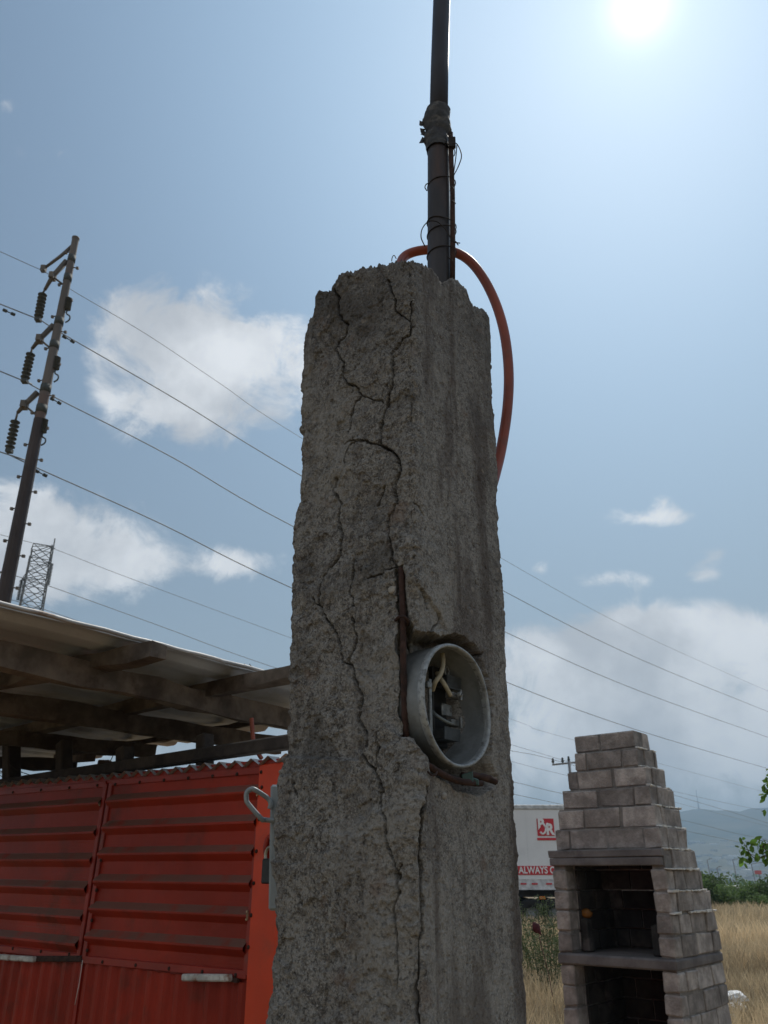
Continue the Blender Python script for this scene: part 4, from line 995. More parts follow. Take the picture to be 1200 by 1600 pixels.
for x in (832, 868):
    for dy in (.28, 2.1):
        c = Vector((T(x, 1400).x, TYd + dy, .5)); mb = MB()
        mb.lathe(c, (0, -1, 0), [(.25, -.13), (.46, -.13), (.5, -.09), (.5, .09), (.46, .13), (.28, .13), (.25, .06)], 32); wh = mb.build('wheel', M['tyre'], trailer)
        mb = MB(); mb.lathe(c, (0, -1, 0), [(.0, .05), (.09, .09), (.12, .03), (.25, .05), (.28, .12)], 24); mb.build('rim', M['galv'], wh)
mb = MB(); mb.box((T(848, 1404).x, TYd + .03, T(848, 1403).z), (1, 0, 0), (0, 1, 0), zz, .09, .02, .04, bev=.01); mb.build('marker_lamp', M['orange'], trailer)
for x in (560, 600):
    mb = MB(); mb.beam((T(x, 1400).x, TYd + .6, 0), (T(x, 1400).x, TYd + .6, zb_ - .1), .12, .12, up=(1, 0, 0)); mb.build('landing_leg', M['dark'], trailer)

# ------------------------------------------------------------------ utility pole, lattice tower, lines
UY = 19.
up_ = thing('transmission_pole', atY(-20, 1372, UY) * 1, 'tall leaning steel transmission pole with three arms, behind the awning', 'utility pole')
top_p, low_p = atY(118, 374, UY), atY(5, 940, UY); dr = (top_p - low_p).normalized(); base_p = low_p - dr * (low_p.z / dr.z)
up_.location = base_p
def on_pole(y): return low_p.lerp(top_p, (940 - y) / (940 - 374.)) if False else atY(118 - (y - 374) * (113 / 566.), y, UY)
sec = on_pole(668)
rt, rs_, rl = 5.2 * scale_at(top_p), 8.2 * scale_at(sec), 11.5 * scale_at(low_p)
mb = MB(); mb.tube([sec, sec.lerp(top_p, .5), top_p], [rs_, (rs_ + rt) / 2, rt], 12, smooth=False); mb.tube([top_p, top_p + dr * .06], rt * 1.12, 12); mb.build('upper_shaft', M['pole'], up_)
mb = MB(); mb.tube([base_p, low_p, sec + dr * .25], [rl * 1.5, rl, rs_ * 1.06], 12, smooth=False); mb.build('lower_shaft', M['poleb'], up_)
WDIR = (atZ(1200, 1112, 15) - atY(60, 497, UY)); 
def insul(a, b, r_, n_, par, name='insulator_string'):
    a, b = Vector(a), Vector(b); ax = (b - a).normalized(); L_ = (b - a).length; m = MB(); prof = [(.012, 0)]
    for i in range(n_):
        h = L_ * (i + .5) / n_; g_ = L_ / n_; prof += [(r_ * .2, h - g_ * .35), (r_, h), (r_, h + g_ * .12), (r_ * .2, h + g_ * .16)]
    prof.append((.012, L_)); m.lathe(a, ax, prof, 12); m.build(name, M['insul'], par)
for (r0, mid_, tip, s0, s1, ins) in (((112, 385), (95, 400), (68, 420), None, None, 0), ((104, 408), (82, 432), (70, 453), (67, 458), (60, 496), 1), ((84, 508), (62, 530), (50, 545), (48.5, 551), (39, 592), 1), ((59, 613), (38, 633), (27.5, 645), (24.5, 656), (15, 701), 1)):
    m = MB(); pp = [atY(*q, UY) for q in (r0, mid_, tip)]; m.tube(pp, [.085, .07, .045] if ins else [.055, .05, .04], 8)
    if ins:
        bm_ = pp[1]; m.box(bm_, (1, 0, 0), (0, 1, 0), zz, .07, .12, .10); q = on_pole(r0[1] + 40); m.tube([bm_, q], .03, 6)
        m.tube([pp[2], atY(*s0, UY)], .03, 6)
    else: m.box(pp[2], (1, 0, 0), (0, 1, 0), zz, .07, .07, .10)
    m.build('arm', M['arm'], up_)
    if ins:
        insul(atY(*s0, UY), atY(*s1, UY), .13, 7, up_)
        m = MB(); m.tube([atY(*s1, UY), atY(s1[0] - .5, s1[1] + 3, UY)], .03, 6); m.box(atY(s1[0] - .5, s1[1] + 3.5, UY), (1, 0, 0), (0, 1, 0), zz, .08, .08, .05); m.build('clamp', M['insul'], up_)
for (y0,) in ((405,), (435,), (503,), (540,), (608,), (640,)):
    q = on_pole(y0); m = MB(); m.tube([q - dr * .12, q + dr * .12], scale_at(q) * np.interp(y0, [374, 668], [5.8, 9.0]), 12); m.build('collar', M['insul'], up_)
for (xa, ya, xb, yb) in ((108, 466, 105, 484), (90, 558, 87, 577), (70, 655, 67, 676)):
    insul(atY(xa, ya, UY), atY(xb, yb, UY), .10, 8, up_, 'line_post')
    m = MB(); m.tube([on_pole(ya - 3), atY(xa, ya - 1, UY)], .03, 6); m.build('post_arm', M['arm'], up_)
    m = MB(); m.tube(catmull([atY(xb, yb, UY), atY(xb - 1, yb + 6, UY), atY(xb + 4, yb + 10, UY), atY(xb + 3, yb + 16, UY), atY(xb - 3, yb + 20, UY)], 5), .022, 6); m.build('jumper', M['insul'], up_)
for i in range(22):
    m = MB(); y = 392 + i * 25; q = on_pole(y); s_ = 1 if i % 2 else -1; L_ = np.interp(y, [374, 940], [5, 12]) + 6
    e = atY(118 - (y - 374) * (113 / 566.) + s_ * L_, y + (2 if s_ > 0 else 3), UY); m.tube([q, e], .018, 5); m.box(e, (1, 0, 0), (0, 1, 0), zz, .035, .035, .035); m.build('step_peg', M['arm'], up_)

def wire(pts, P_a, az, r_, name, label, ext0=60, ext1=0, group='overhead power lines', extra=None):
    n_ = Vector((math.cos(az), -math.sin(az), 0))            # plane through P_a containing direction az and the vertical
    q = [atP(x, y, P_a, n_) for x, y in pts]
    d0 = (q[0] - q[1]).normalized(); d1 = (q[-1] - q[-2]).normalized()
    q = [q[0] + d0 * ext0] + q + ([q[-1] + d1 * ext1] if ext1 else [])
    c_ = catmull(q, 6); m = MB(); m.tube(c_, r_ * .62, 5)
    o = m.build(name, M['conduct']); o['label'] = label; o['category'] = 'power line'; o['group'] = group
    return o
AZ = math.atan2(WDIR.x, WDIR.y)
lines = [([(0, 393), (70, 425), (115, 455), (230, 523), (345, 600), (467, 682), (790, 876), (1000, 990), (1200, 1080)], (70, 424), .016, 'thin ground wire running over the top arm of the transmission pole'),
         ([(0, 475), (60, 499), (97, 521), (280, 627), (465, 740), (790, 925), (1000, 1030), (1200, 1112)], (60, 499), .028, 'conductor hung from the top insulator of the transmission pole'),
         ([(0, 580), (39, 596), (78, 617), (270, 715), (457, 822), (795, 990), (1000, 1080), (1200, 1152)], (39, 596), .028, 'conductor hung from the middle insulator of the transmission pole'),
         ([(0, 706), (15, 711), (60, 732), (255, 820), (452, 917), (797, 1068), (1000, 1142), (1200, 1201)], (15, 711), .028, 'conductor hung from the lowest insulator of the transmission pole')]
for pts, pa, r_, lab in lines: wire(pts, atY(*pa, UY), AZ, r_, 'power_line', lab, 10, 12)
# dampers clipped below the three conductors
for (x, y, dx, dy) in ((5, 481, 18, 8), (98, 522, 18, 10), (79, 619, 16, 9), (55, 732, 18, 9)):
    n_ = Vector((math.cos(AZ), -math.sin(AZ), 0)); P_a = atY(60, 499, UY)
    a, b = atP(x, y + 3, P_a, n_), atP(x + dx, y + dy + 3, P_a, n_); m = MB(); m.tube([a, a.lerp(b, .3)], .05, 6); m.tube([a, b], .018, 5); m.tube([a.lerp(b, .7), b], .05, 6)
    o = m.build('line_damper', M['insul']); o['label'] = 'small dark vibration damper clipped under a conductor near the pole'; o['category'] = 'damper'; o['group'] = 'dampers on the conductors'

TY2 = 105.
tower = thing('lattice_tower', atY(50, 1372, TY2), 'distant steel lattice transmission tower rising behind the awning roof', 'tower')
tA, tB = atY(46, 866, TY2), atY(80, 856, TY2); bA, bB = atY(31, 945, TY2), atY(66, 955, TY2)
cx_t, cx_b = (tA.x + tB.x) / 2 + .2, (bA.x + bB.x) / 2; ztp = tB.z; zbt = bA.z; slope = (cx_t - cx_b) / (ztp - zbt)
def tw(z): return 1.32 + (ztp - z) * .012
def tc_(z, i, j): 
    w_ = tw(z); c = math.cos(.5); s_ = math.sin(.5); x, y = i * w_, j * w_; return Vector((cx_t - (ztp - z) * slope + x * c - y * s_, TY2 + x * s_ + y * c, z))
m = MB(); zsx = [ztp - 2.1 * k for k in range(int(ztp / 2.1) + 1)] + [0]
for i, j in ((-1, -1), (1, -1), (1, 1), (-1, 1)): m.beam(tc_(0, i, j), tc_(ztp + (1.2 if i > 0 else -1.), i, j), .13, .13, up=(1, 0, 0))
m.build('legs', M['lattice'], tower)
m = MB(); cs_ = [(-1, -1), (1, -1), (1, 1), (-1, 1)]
for za2, zb2_ in zip(zsx, zsx[1:]):
    if za2 < 3: break
    for q in range(4):
        a, b = cs_[q], cs_[(q + 1) % 4]; m.beam(tc_(za2, *a), tc_(zb2_, *b), .075, .075, up=(0, .3, 1)); m.beam(tc_(za2, *b), tc_(zb2_, *a), .075, .075, up=(0, .3, 1)); m.beam(tc_(za2, *a), tc_(za2, *b), .075, .075)
m.build('bracing', M['lattice'], tower)
m = MB(); zc2 = atY(60, 905, TY2).z
for (px_, py_) in ((34, 905), (79, 880)):
    e = atY(px_, py_, TY2)
    for q in cs_: m.beam(tc_(e.z + .6, *q), e, .08, .08); m.beam(tc_(e.z - 1.2, *q), e, .06, .06)
e = atY(80, 853, TY2); 
for q in cs_: m.beam(tc_(ztp - .5, *q), e, .08, .08)
m.build('cross_arm', M['lattice'], tower)
for (xa, ya, xb, yb) in ((34, 906, 28, 938), (81, 880, 75, 914)): insul(atY(xa, ya, TY2), atY(xb, yb, TY2), .26, 15, tower)
wire([(30, 843), (80, 856), (199, 902), (447, 994), (808, 1127), (892, 1155), (1200, 1239)], atY(80, 856, TY2), AZ, .06, 'power_line', 'thin distant wire leaving the top of the lattice tower', 60, 20)
wire([(15, 897), (75, 915), (250, 978), (441, 1047), (804, 1165), (1056, 1237), (1200, 1268)], atY(75, 915, TY2), AZ, .08, 'power_line', 'distant conductor hung from the right arm of the lattice tower', 60, 20)
wire([(-30, 925), (28, 940), (110, 966), (240, 1015), (436, 1085), (808, 1192), (883, 1211), (1056, 1254), (1200, 1291)], atY(28, 940, TY2), AZ, .07, 'power_line', 'distant conductor hung from the left arm of the lattice tower', 60, 20)
for i, (pts, lab) in enumerate((([(700, 1155), (804, 1174), (868, 1188), (1056, 1243), (1200, 1286)], 'faint far wire just above the crossarm pole beside the grill'),
            ([(700, 1202), (808, 1223), (874, 1239), (1073, 1283), (1145, 1301), (1200, 1312)], 'faint far wire between the crossarm pole and the trailer roof'),
            ([(700, 1219), (808, 1242), (874, 1256), (1080, 1300), (1200, 1325)], 'faintest far wire, lowest over the white trailer roof'))):
    wire(pts, atY(874, pts[2][1], 85), AZ + .1, .035, 'power_line', lab, 5, 10)
cp_ = thing('crossarm_pole', atY(888, 1372, 82), 'far utility pole with one crossarm and pin insulators, behind the grill', 'utility pole')
cp_.location.z = far_h(82)
m = MB(); b_ = atY(889, 1189, 82); m.tube([(b_.x, b_.y, far_h(82)), b_], .14, 8); m.build('shaft', M['farpole'], cp_)
m = MB(); m.beam(atY(863, 1195, 82), atY(912, 1190, 82), .14, .16); m.build('crossarm', M['farpole'], cp_)
for x, y in ((864, 1190), (879, 1189), (888.5, 1187), (905, 1186)):
    m = MB(); q = atY(x, y, 82); m.lathe(q - zz * .35, zz, [(.05, 0), (.06, .2), (.14, .3), (.14, .4), (.08, .5), (.13, .58), (.05, .68), (0.001, .7)], 10); m.build('pin_insulator', M['insul'], cp_)

# ------------------------------------------------------------------ far right: warehouse, town, lamps, sign
def far_box(name, x0, x1, yt, yb, Y, dep, m_, label, cat):
    a, b = atY(x0, yt, Y), atY(x1, yb, Y); m = MB(); z0 = min(b.z, -5.95)
    m.box(((a.x + b.x) / 2, Y + dep / 2, (a.z + z0) / 2), (1, 0, 0), (0, 1, 0), zz, (b.x - a.x) / 2, dep / 2, (a.z - z0) / 2)
    return m, a, b
wh_ = thing('warehouse', atY(1150, 1390, 210), 'long low dark warehouse with a pale roof edge beyond the field', 'warehouse'); wh_.location.z = -6
m, a, b = far_box('', 1085, 1330, 1387, 1400, 210, 14, None, None, None); m.build('wall', M['farwall'], wh_)
m = MB(); m.box(((a.x + b.x) / 2, 217, a.z + .15), (1, 0, 0), (0, 1, 0), zz, (b.x - a.x) / 2 + .3, 7.4, .22); m.build('roof', M['farroof'], wh_)
for (x, ytop, arm_) in ((1105, 1344, 0), (1145, 1343, 1), (1120, 1356, 0), (1174, 1350, 1)):
    Y = 215; p_ = atY(x, ytop, Y); lamp = thing('street_lamp', (p_.x, Y, -6), {1105: 'far thin street lamp nearest the grill, above the warehouse', 1145: 'far street lamp with a long arm, middle of the row', 1120: 'short far lamp post between two taller ones', 1174: 'far lamp post just left of the red sign'}[x], 'street lamp', 'far street lamps')
    m = MB(); m.tube([(p_.x + .5, Y, -6), p_], .11, 6); m.build('post', M['farpole'], lamp)
    m = MB(); m.tube([p_, p_ + Vector((2.6 if arm_ else .9, 0, .35))], .07, 6); m.box(p_ + Vector((2.6 if arm_ else .9, 0, .33)), (1, 0, 0), (0, 1, 0), zz, .4, .12, .06); m.build('lamp_arm', M['farpole'], lamp)
sg = thing('roadside_sign', atY(1186, 1385, 300), 'small red billboard on a post in the far town', 'sign'); sg.location.z = -6
a, b = atY(1179, 1360, 300), atY(1190, 1366, 300); m = MB(); m.box((a + b) / 2, (1, 0, 0), (0, 1, 0), zz, (b.x - a.x) / 2, .3, (a.z - b.z) / 2); m.build('panel', M['farred'], sg)
m = MB(); c = (a + b) / 2; m.tube([(c.x + .3, 300.2, -6), (c.x + .3, 300.2, c.z)], .2, 6); m.build('post', M['farpole'], sg)
mast2 = thing('radio_mast', (0, 0, 0), 'very faint thin radio mast on the far ridge', 'mast')
a = math.radians(20.3); m = MB(); q = Vector((RIDGE * math.sin(a), RIDGE * math.cos(a), hill_h(20.3, RIDGE) - 3)); mast2.location = q; m.tube([q, q + zz * 62], [1.6, .7], 6); m.build('shaft', M['farpole'], mast2)
# the town as one mass
r2 = random.Random(3); m = MB()
for _ in range(1500):
    az = r2.uniform(-20, 50); d = 950 + 1300 * r2.random() ** 1.3
    a = math.radians(az); c = Vector((d * math.sin(a), d * math.cos(a), 0)); c.z = hill_h(az, d) + 1; w_, h_ = r2.uniform(3, 10), r2.uniform(2, 4.5)
    if vnoise(np.array([[az * .35, d * .004, 3.]]), 2)[0] < -.05 and d > 1150: continue
    t = r2.uniform(0, .8); ax = (math.cos(t), math.sin(t), 0); m.box(c, ax, (-ax[1], ax[0], 0), zz, w_, r2.uniform(3, 8), h_, tint=r2.random())
for az0, d0, az1, d1 in ((15, 1500, 22, 1650), (20, 1350, 27, 1600), (12, 1900, 21, 1850)):        # streets cut in the hillside
    pass
o = m.build('distant_town', M['farwhite'], kind='stuff')
# dark trees within the town
m = MB()
for _ in range(500):
    az = r2.uniform(-20, 45); d = r2.uniform(330, 1300); a = math.radians(az); c = Vector((d * math.sin(a), d * math.cos(a), (-6 if d < 900 else hill_h(az, d))))
    R_ = r2.uniform(2, 4.5); 
    for _k in range(10):
        v = Vector((r2.gauss(0, 1), r2.gauss(0, 1), r2.gauss(0, .5))); q = c + zz * R_ * .8 + v * R_ * .45
        nn_ = Vector((r2.gauss(0, 1), r2.gauss(0, 1), r2.gauss(0, 1))).normalized(); t1_ = nn_.orthogonal().normalized() * R_ * .4; t2_ = nn_.cross(t1_)
        m.add([q + t1_, q + t2_, q - t1_, q - t2_], [(0, 1, 2, 3)], False, r2.random())
m.build('distant_trees', M['bush'], kind='stuff')
hs = thing('small_house', atY(1200, 1405, 90), 'small cream building half out of frame beyond the bushes', 'house')
a, b = atY(1188, 1396, 90), atY(1225, 1420, 90); m = MB(); m.box(((a.x + b.x) / 2, 91.5, (a.z + far_h(90)) / 2), (1, 0, 0), (0, 1, 0), zz, (b.x - a.x) / 2, 1.5, (a.z - far_h(90)) / 2 + .05, bev=.1); m.build('wall', M['cream_wall'], hs)
m = MB(); m.box(((a.x + b.x) / 2 + .9, 89.98, a.z - 1.), (1, 0, 0), (0, 1, 0), zz, .5, .03, .6); m.build('window', M['black'], hs)
hs.location = ((a.x + b.x) / 2, 91.5, far_h(90))

# ------------------------------------------------------------------ vegetation
def leafq(m, c, s_, r_, asp=.5, nrm=None, tint=None):
    d_ = Vector((r_.gauss(0, 1), r_.gauss(0, 1), r_.gauss(0, 1))).normalized(); e_ = d_.orthogonal().normalized() * asp
    m.add([c - d_ * s_, c + e_ * s_, c + d_ * s_, c - e_ * s_], [(0, 1, 2, 3)], False, r_.random() if tint is None else tint)
def bush(x, y, Rx, Rz, n_, label, seed, zb0=0.):
    r_ = random.Random(seed); t = thing('bush', (x, y, zb0), label, 'bush', 'green bushes at the field edge'); m = MB(); clumps = []
    for _ in range(26): clumps.append((Vector((x + r_.uniform(-1, 1) * Rx * .8, y + r_.uniform(-1, 1) * Rx * .6, zb0 + Rz * r_.uniform(.15, 1))), r_.uniform(.25, .5) * Rz * .9, r_.random()))
    for _ in range(n_):
        c, R_, tt_ = r_.choice(clumps); v = Vector((r_.gauss(0, 1), r_.gauss(0, 1), r_.gauss(0, 1))).normalized() * (R_ * r_.random() ** .4)
        q = c + v; q.z = max(q.z, zb0 + .05); leafq(m, q, .07 * Rz / 1.6 + .03, r_, .6, tint=min(1, max(0, tt_ * .6 + .4 * r_.random())))
    m.build('foliage', M['bush'], t); m = MB()
    for c, R_, _t in clumps[:12]: m.tube([(x + r_.uniform(-.3, .3), y, zb0), Vector((x, y, zb0)).lerp(c, .5) + Vector((0, 0, .1)), c], [.05, .03, .015], 5)
    m.build('stems', M['bark'], t)
for i, (px_, Y, Rx, Rz, lab) in enumerate(((1118, 46, 1.5, 1.5, 'green bush closest to the grill at the far field edge'), (1160, 44, 1.4, 1.15, 'rounded green bush, middle of the row at the field edge'), (1192, 42, 1.0, .7, 'low green bush at the right end of the row'), (1085, 47, 1.6, 1.5, 'green bush mostly hidden behind the grill'), (1230, 43, 1.4, 1.3, 'green bush just outside the right of the field view'))):
    q = atY(px_, 1372, Y); bush(q.x, Y, Rx, Rz, 3600, lab, 20 + i)

# dry grass field
r3 = random.Random(11); nrg = np.random.default_rng(5)
def grass(N, d0, d1, az0, az1, h0, h1, wd):
    d_ = np.sqrt(nrg.uniform(d0 ** 2, d1 ** 2, N)) if d1 < 30 else d0 + (d1 - d0) * nrg.random(N) ** 1.3
    az = np.radians(nrg.uniform(az0, az1, N)); x, y = d_ * np.sin(az), d_ * np.cos(az)
    pn = vnoise(np.stack([x * .5, y * .5, x * 0], 1), 4); h = nrg.uniform(h0, h1, N) * (1 + .45 * pn)
    th = nrg.uniform(0, 2 * np.pi, N); ln = nrg.uniform(.1, .6, N) * h; lx, ly = ln * np.cos(th), ln * np.sin(th)
    wv_ = wd * nrg.uniform(.6, 1.3, N) * (1 + d_ / 14); ph = nrg.uniform(0, np.pi, N); wx, wy = wv_ * np.cos(ph), wv_ * np.sin(ph)
    z0 = x * 0
    V = np.stack([np.stack([x - wx, y - wy, z0], 1), np.stack([x + wx, y + wy, z0], 1), np.stack([x + lx * .4 + wx * .8, y + ly * .4 + wy * .8, h * .6], 1), np.stack([x + lx * .4 - wx * .8, y + ly * .4 - wy * .8, h * .6], 1), np.stack([x + lx, y + ly, h], 1)], 1)
    return V.reshape(-1, 3), np.repeat(np.clip(.5 + .5 * pn + nrg.uniform(-.4, .4, N), 0, 1), 5)
Vs = []; Ts = []
for args in ((60000, 7.5, 20, 0, 36, .25, .6, .0035), (70000, 18, 48, 0, 36, .3, .6, .004), (15000, 6, 30, -40, 0, .2, .5, .006), (12000, 5, 25, 36, 65, .2, .5, .005)):
    V_, T_ = grass(*args)
    hx = V_[:, 0] - 2.0; hy = V_[:, 1] - 7.0
    Vs.append(V_); Ts.append(T_)
V_ = np.concatenate(Vs); T_ = np.concatenate(Ts); nb_ = len(V_) // 5
# keep blades out of the kiosk and the grill
cxb = V_[::5, 0]; cyb = V_[::5, 1]
keep = ~((np.abs((cxb - 2.17)) < .95) & (np.abs(cyb - 7.2) < 1.0)) & ~((cxb < .2) & (cyb < 9))
V_ = V_.reshape(-1, 5, 3)[keep].reshape(-1, 3); T_ = T_.reshape(-1, 5)[keep].ravel(); nb_ = len(V_) // 5
me = bpy.data.meshes.new('dry_grass'); me.vertices.add(len(V_)); me.vertices.foreach_set('co', V_.astype(np.float32).ravel())
b0_ = np.arange(nb_) * 5; idx_ = np.stack([b0_, b0_ + 1, b0_ + 2, b0_ + 3, b0_ + 3, b0_ + 2, b0_ + 4], 1).ravel().astype(np.int32)
me.loops.add(len(idx_)); me.loops.foreach_set('vertex_index', idx_); me.polygons.add(nb_ * 2)
ls = np.stack([np.arange(nb_) * 7, np.arange(nb_) * 7 + 4], 1).ravel().astype(np.int32); lt_ = np.tile([4, 3], nb_).astype(np.int32)
me.polygons.foreach_set('loop_start', ls); me.polygons.foreach_set('loop_total', lt_); me.update(calc_edges=True)
at = me.attributes.new('tint', 'FLOAT', 'POINT'); at.data.foreach_set('value', T_.astype(np.float32)); me.materials.append(M['grass'])
o = bpy.data.objects.new('dry_grass', me); COL.objects.link(o); o['kind'] = 'stuff'

# tall green weeds between pillar and grill
def weed(px_, ytop, Y, seed, label, n_=9):
    r_ = random.Random(seed); b_ = atY(px_, 1372, Y); b_.z = 0; hh = atY(px_, ytop, Y).z
    t = thing('tall_weed', b_, label, 'weed', 'tall weeds between pillar and grill'); m = MB(); f_ = MB()
    for k in range(n_):
        tip = b_ + Vector((r_.uniform(-.35, .35), r_.uniform(-.3, .3), hh * r_.uniform(.7, 1.02))); pts = catmull([b_ + Vector((r_.uniform(-.05, .05), r_.uniform(-.05, .05), 0)), b_.lerp(tip, .5) + Vector((r_.uniform(-.03, .03), 0, .04)), tip], 6)
        m.tube(pts, .004, 5, tint=r_.random())
        for p_ in pts[5:]:
            for _ in range(12): leafq(f_, p_ + Vector((r_.gauss(0, .035), r_.gauss(0, .035), r_.gauss(0, .03))), r_.uniform(.012, .028), r_, .35)
    m.build('stem', M['weed'], t); f_.build('leaves', M['weed'], t)
for i, (px_, yt_, Y, lab) in enumerate(((832, 1398, 12.5, 'tall green weed right against the pillar edge'), (858, 1404, 12.2, 'tall green weed just left of the grill'), (846, 1425, 11.6, 'shorter green weed under the maroon rag'), (812, 1402, 12.8, 'tall green weed mostly hidden behind the pillar'), (876, 1408, 12.9, 'tall green weed mostly hidden behind the grill'))):
    weed(px_, yt_, Y, 40 + i, lab)
m = MB(); A_ = atY(832, 1441, 10.5); B_ = atY(846, 1461, 10.5); vs = []; fs = []
for i in range(9):
    t = i / 8; c = A_.lerp(B_, t); wd_ = .006 + .045 * math.sin(math.pi * min(1, t * 1.1)) * (1 + rnd.uniform(-.3, .3))
    for k in range(8): a = 2 * math.pi * k / 8; vs.append(c + Vector((.7 * wd_ * math.cos(a), wd_ * .5 * math.sin(a), .6 * wd_ * math.cos(a) + rnd.uniform(-.008, .008))))
for i in range(8):
    for k in range(8): fs.append((i * 8 + k, i * 8 + (k + 1) % 8, (i + 1) * 8 + (k + 1) % 8, (i + 1) * 8 + k))
m.add(vs, fs, True); b2_ = atY(842, 1462, 10.5); m.tube([(b2_.x + .15, 10.5, 0), (b2_.x + .08, 10.5, b2_.z * .6), b2_], .004, 5)
o = m.build('dead_seed_head', M['maroon']); o['label'] = 'dark maroon withered seed head leaning in the grass left of the grill'; o['category'] = 'plant'

# rubbish bags
def crumple(name, c, R_, seed, label, cat):
    r_ = random.Random(seed); m = MB(); vs = []; fs = []; NJ, NK = 12, 20; pts = []
    for j in range(NJ + 1):
        for k in range(NK):
            a = 2 * math.pi * k / NK; ph = math.pi * j / NJ; pts.append((math.sin(ph) * math.cos(a), math.sin(ph) * math.sin(a), -math.cos(ph)))
    P_ = np.array(pts); dsp = 1 + .4 * fbm(P_, 1.7, 4, seed, .7)
    for p_, d_ in zip(P_, dsp): vs.append(c + Vector((p_[0] * R_ * d_, p_[1] * R_ * d_ * .8, max(-.3, p_[2] * d_) * R_ * .6)))
    for j in range(NJ):
        for k in range(NK): fs.append((j * NK + k, j * NK + (k + 1) % NK, (j + 1) * NK + (k + 1) % NK, (j + 1) * NK + k))
    m.add(vs, fs, False); o = m.build(name, M['bag']); o['label'] = label; o['category'] = cat; o['group'] = 'white litter beside the grill'
crumple('plastic_bag', atZ(1149, 1560, -1.25), .13, 1, 'larger crumpled white plastic bag in the grass right of the grill', 'litter')
crumple('plastic_bag', atZ(1150, 1576, -1.4), .12, 2, 'flat grey white bag lying under the larger white bag', 'litter')
crumple('plastic_bag', atZ(1145, 1592, -1.45), .08, 3, 'small white scrap at the foot of the grill', 'litter')
crumple('plastic_bag', atZ(1172, 1573, -1.5), .06, 4, 'tiny white scrap furthest right in the grass', 'litter')

# tree at the right, mostly outside the frame, with sprigs hanging in
tree = thing('young_tree', (3.15, 4.2, 0), 'young green leafed tree at the right edge with sprigs hanging in', 'tree')
r4 = random.Random(9); m = MB(); TB_ = Vector((3.15, 4.2, 0)); H_ = 3.6
trunk = [TB_, TB_ + Vector((.03, .02, 1.0)), TB_ + Vector((-.02, .05, 2.0)), TB_ + Vector((.03, 0, H_))]
m.tube(catmull(trunk, 5), [.06 - .045 * i / 15 for i in range(16)], 8); lf = MB(); 
def leaf(c, d_, s_, tint):
    d_ = Vector(d_).normalized(); sd_ = d_.cross(Vector((r4.uniform(-1, 1), r4.uniform(-1, 1), r4.uniform(-1, 1)))).normalized(); n_ = d_.cross(sd_)
    p = [c, c + d_ * s_ * .3 + sd_ * s_ * .27, c + d_ * s_ * .7 + sd_ * s_ * .22 - n_ * s_ * .06, c + d_ * s_ - n_ * s_ * .15, c + d_ * s_ * .7 - sd_ * s_ * .22 - n_ * s_ * .06, c + d_ * s_ * .3 - sd_ * s_ * .27, c + d_ * s_ * .5 + n_ * s_ * .05]
    lf.add(p, [(0, 1, 6), (1, 2, 6), (2, 3, 6), (3, 4, 6), (4, 5, 6), (5, 0, 6)], False, tint)
def twig(pts, nl, ls=.045):
    c_ = catmull(pts, 6); m.tube(c_, [max(.0012, .005 * (1 - i / len(c_))) for i in range(len(c_))], 5)
    for _ in range(nl):
        i = int(r4.triangular(len(c_) * .2, len(c_) - 1, len(c_) - 1)); p_ = c_[i] + Vector((r4.gauss(0, .012),) * 3)
        leaf(p_, (r4.gauss(0, .7), r4.gauss(0, .7), r4.uniform(-1.2, .3)), ls * r4.uniform(.7, 1.3), r4.random())
Yt = 3.9
twig([(3.0, 4.2, 1.5), atY(1230, 1322, Yt), atY(1200, 1336, Yt), atY(1178, 1340, Yt), atY(1164, 1320, Yt), atY(1158, 1312, Yt)], 0)
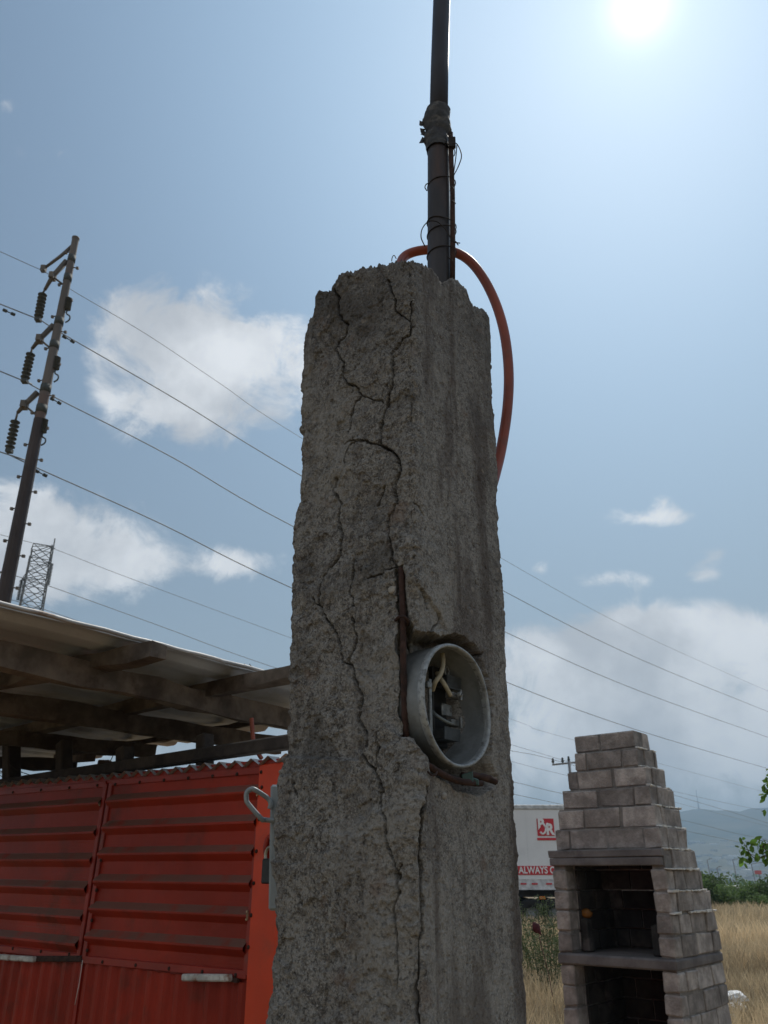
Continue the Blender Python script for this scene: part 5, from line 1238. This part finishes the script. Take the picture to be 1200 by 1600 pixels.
for (x, y, n_) in ((1164, 1315, 5), (1171, 1316, 4), (1160, 1325, 4), (1168, 1328, 6), (1166, 1342, 6), (1171, 1334, 5), (1185, 1312, 4), (1192, 1312, 5), (1187, 1322, 7), (1196, 1322, 6), (1188, 1334, 7), (1197, 1338, 8), (1201, 1346, 6), (1204, 1328, 8),
                    (1199, 1202, 3), (1200, 1213, 3), (1197, 1224, 6), (1202, 1232, 6), (1197, 1240, 6), (1202, 1246, 5), (1200, 1266, 4), (1206, 1268, 4)):
    q0 = atY(x + 12, y + 4, Yt); q = atY(x, y, Yt); m.tube([q0, q], .0016, 4)
    for _ in range(n_): leaf(q + Vector((r4.gauss(0, .010), r4.gauss(0, .02), r4.gauss(0, .010))), (r4.gauss(-.1, .6), r4.gauss(0, .5), r4.uniform(-1.2, .2)), .033 * r4.uniform(.7, 1.2), r4.random())
for (x, y) in ((1212, 1228), (1212, 1266), (1214, 1322)): twig([TB_ + Vector((0, 0, 1.6)), atY(x + 60, y + 10, 4.0), atY(x, y, Yt)], 0)
for _ in range(55):
    z_ = r4.uniform(1.2, H_ + .3); a = r4.uniform(-1.7, 1.7); L_ = r4.uniform(.3, .9)
    s_ = TB_ + Vector((0, 0, z_ - .3)); e_ = TB_ + Vector((math.cos(a) * L_ * (1 if math.cos(a) > 0 else .35), math.sin(a) * L_, z_ + r4.uniform(-.1, .35))) + Vector((.25, 0, 0))
    twig([s_, s_.lerp(e_, .5) + Vector((0, 0, .1)), e_], 34, .06)
m.build('trunk', M['bark'], tree); lf.build('crown', M['leaf'], tree)

# ------------------------------------------------------------------ air
HZ = MB(); HZ.box((0, 1650, 150), (1, 0, 0), (0, 1, 0), zz, 3900, 2300, 170)
hm = bpy.data.materials.new('air'); hm.use_nodes = True; q = NT(hm.node_tree); q.n.remove(q.n['Principled BSDF'])
vp = q.node('ShaderNodeVolumePrincipled'); vp.inputs['Color'].default_value = (.52, .76, 1., 1); vp.inputs['Density'].default_value = .00038; vp.inputs['Anisotropy'].default_value = .1
q.l.new(vp.outputs[0], q.n['Material Output'].inputs['Volume']); hz = HZ.build('haze', hm, kind='stuff')
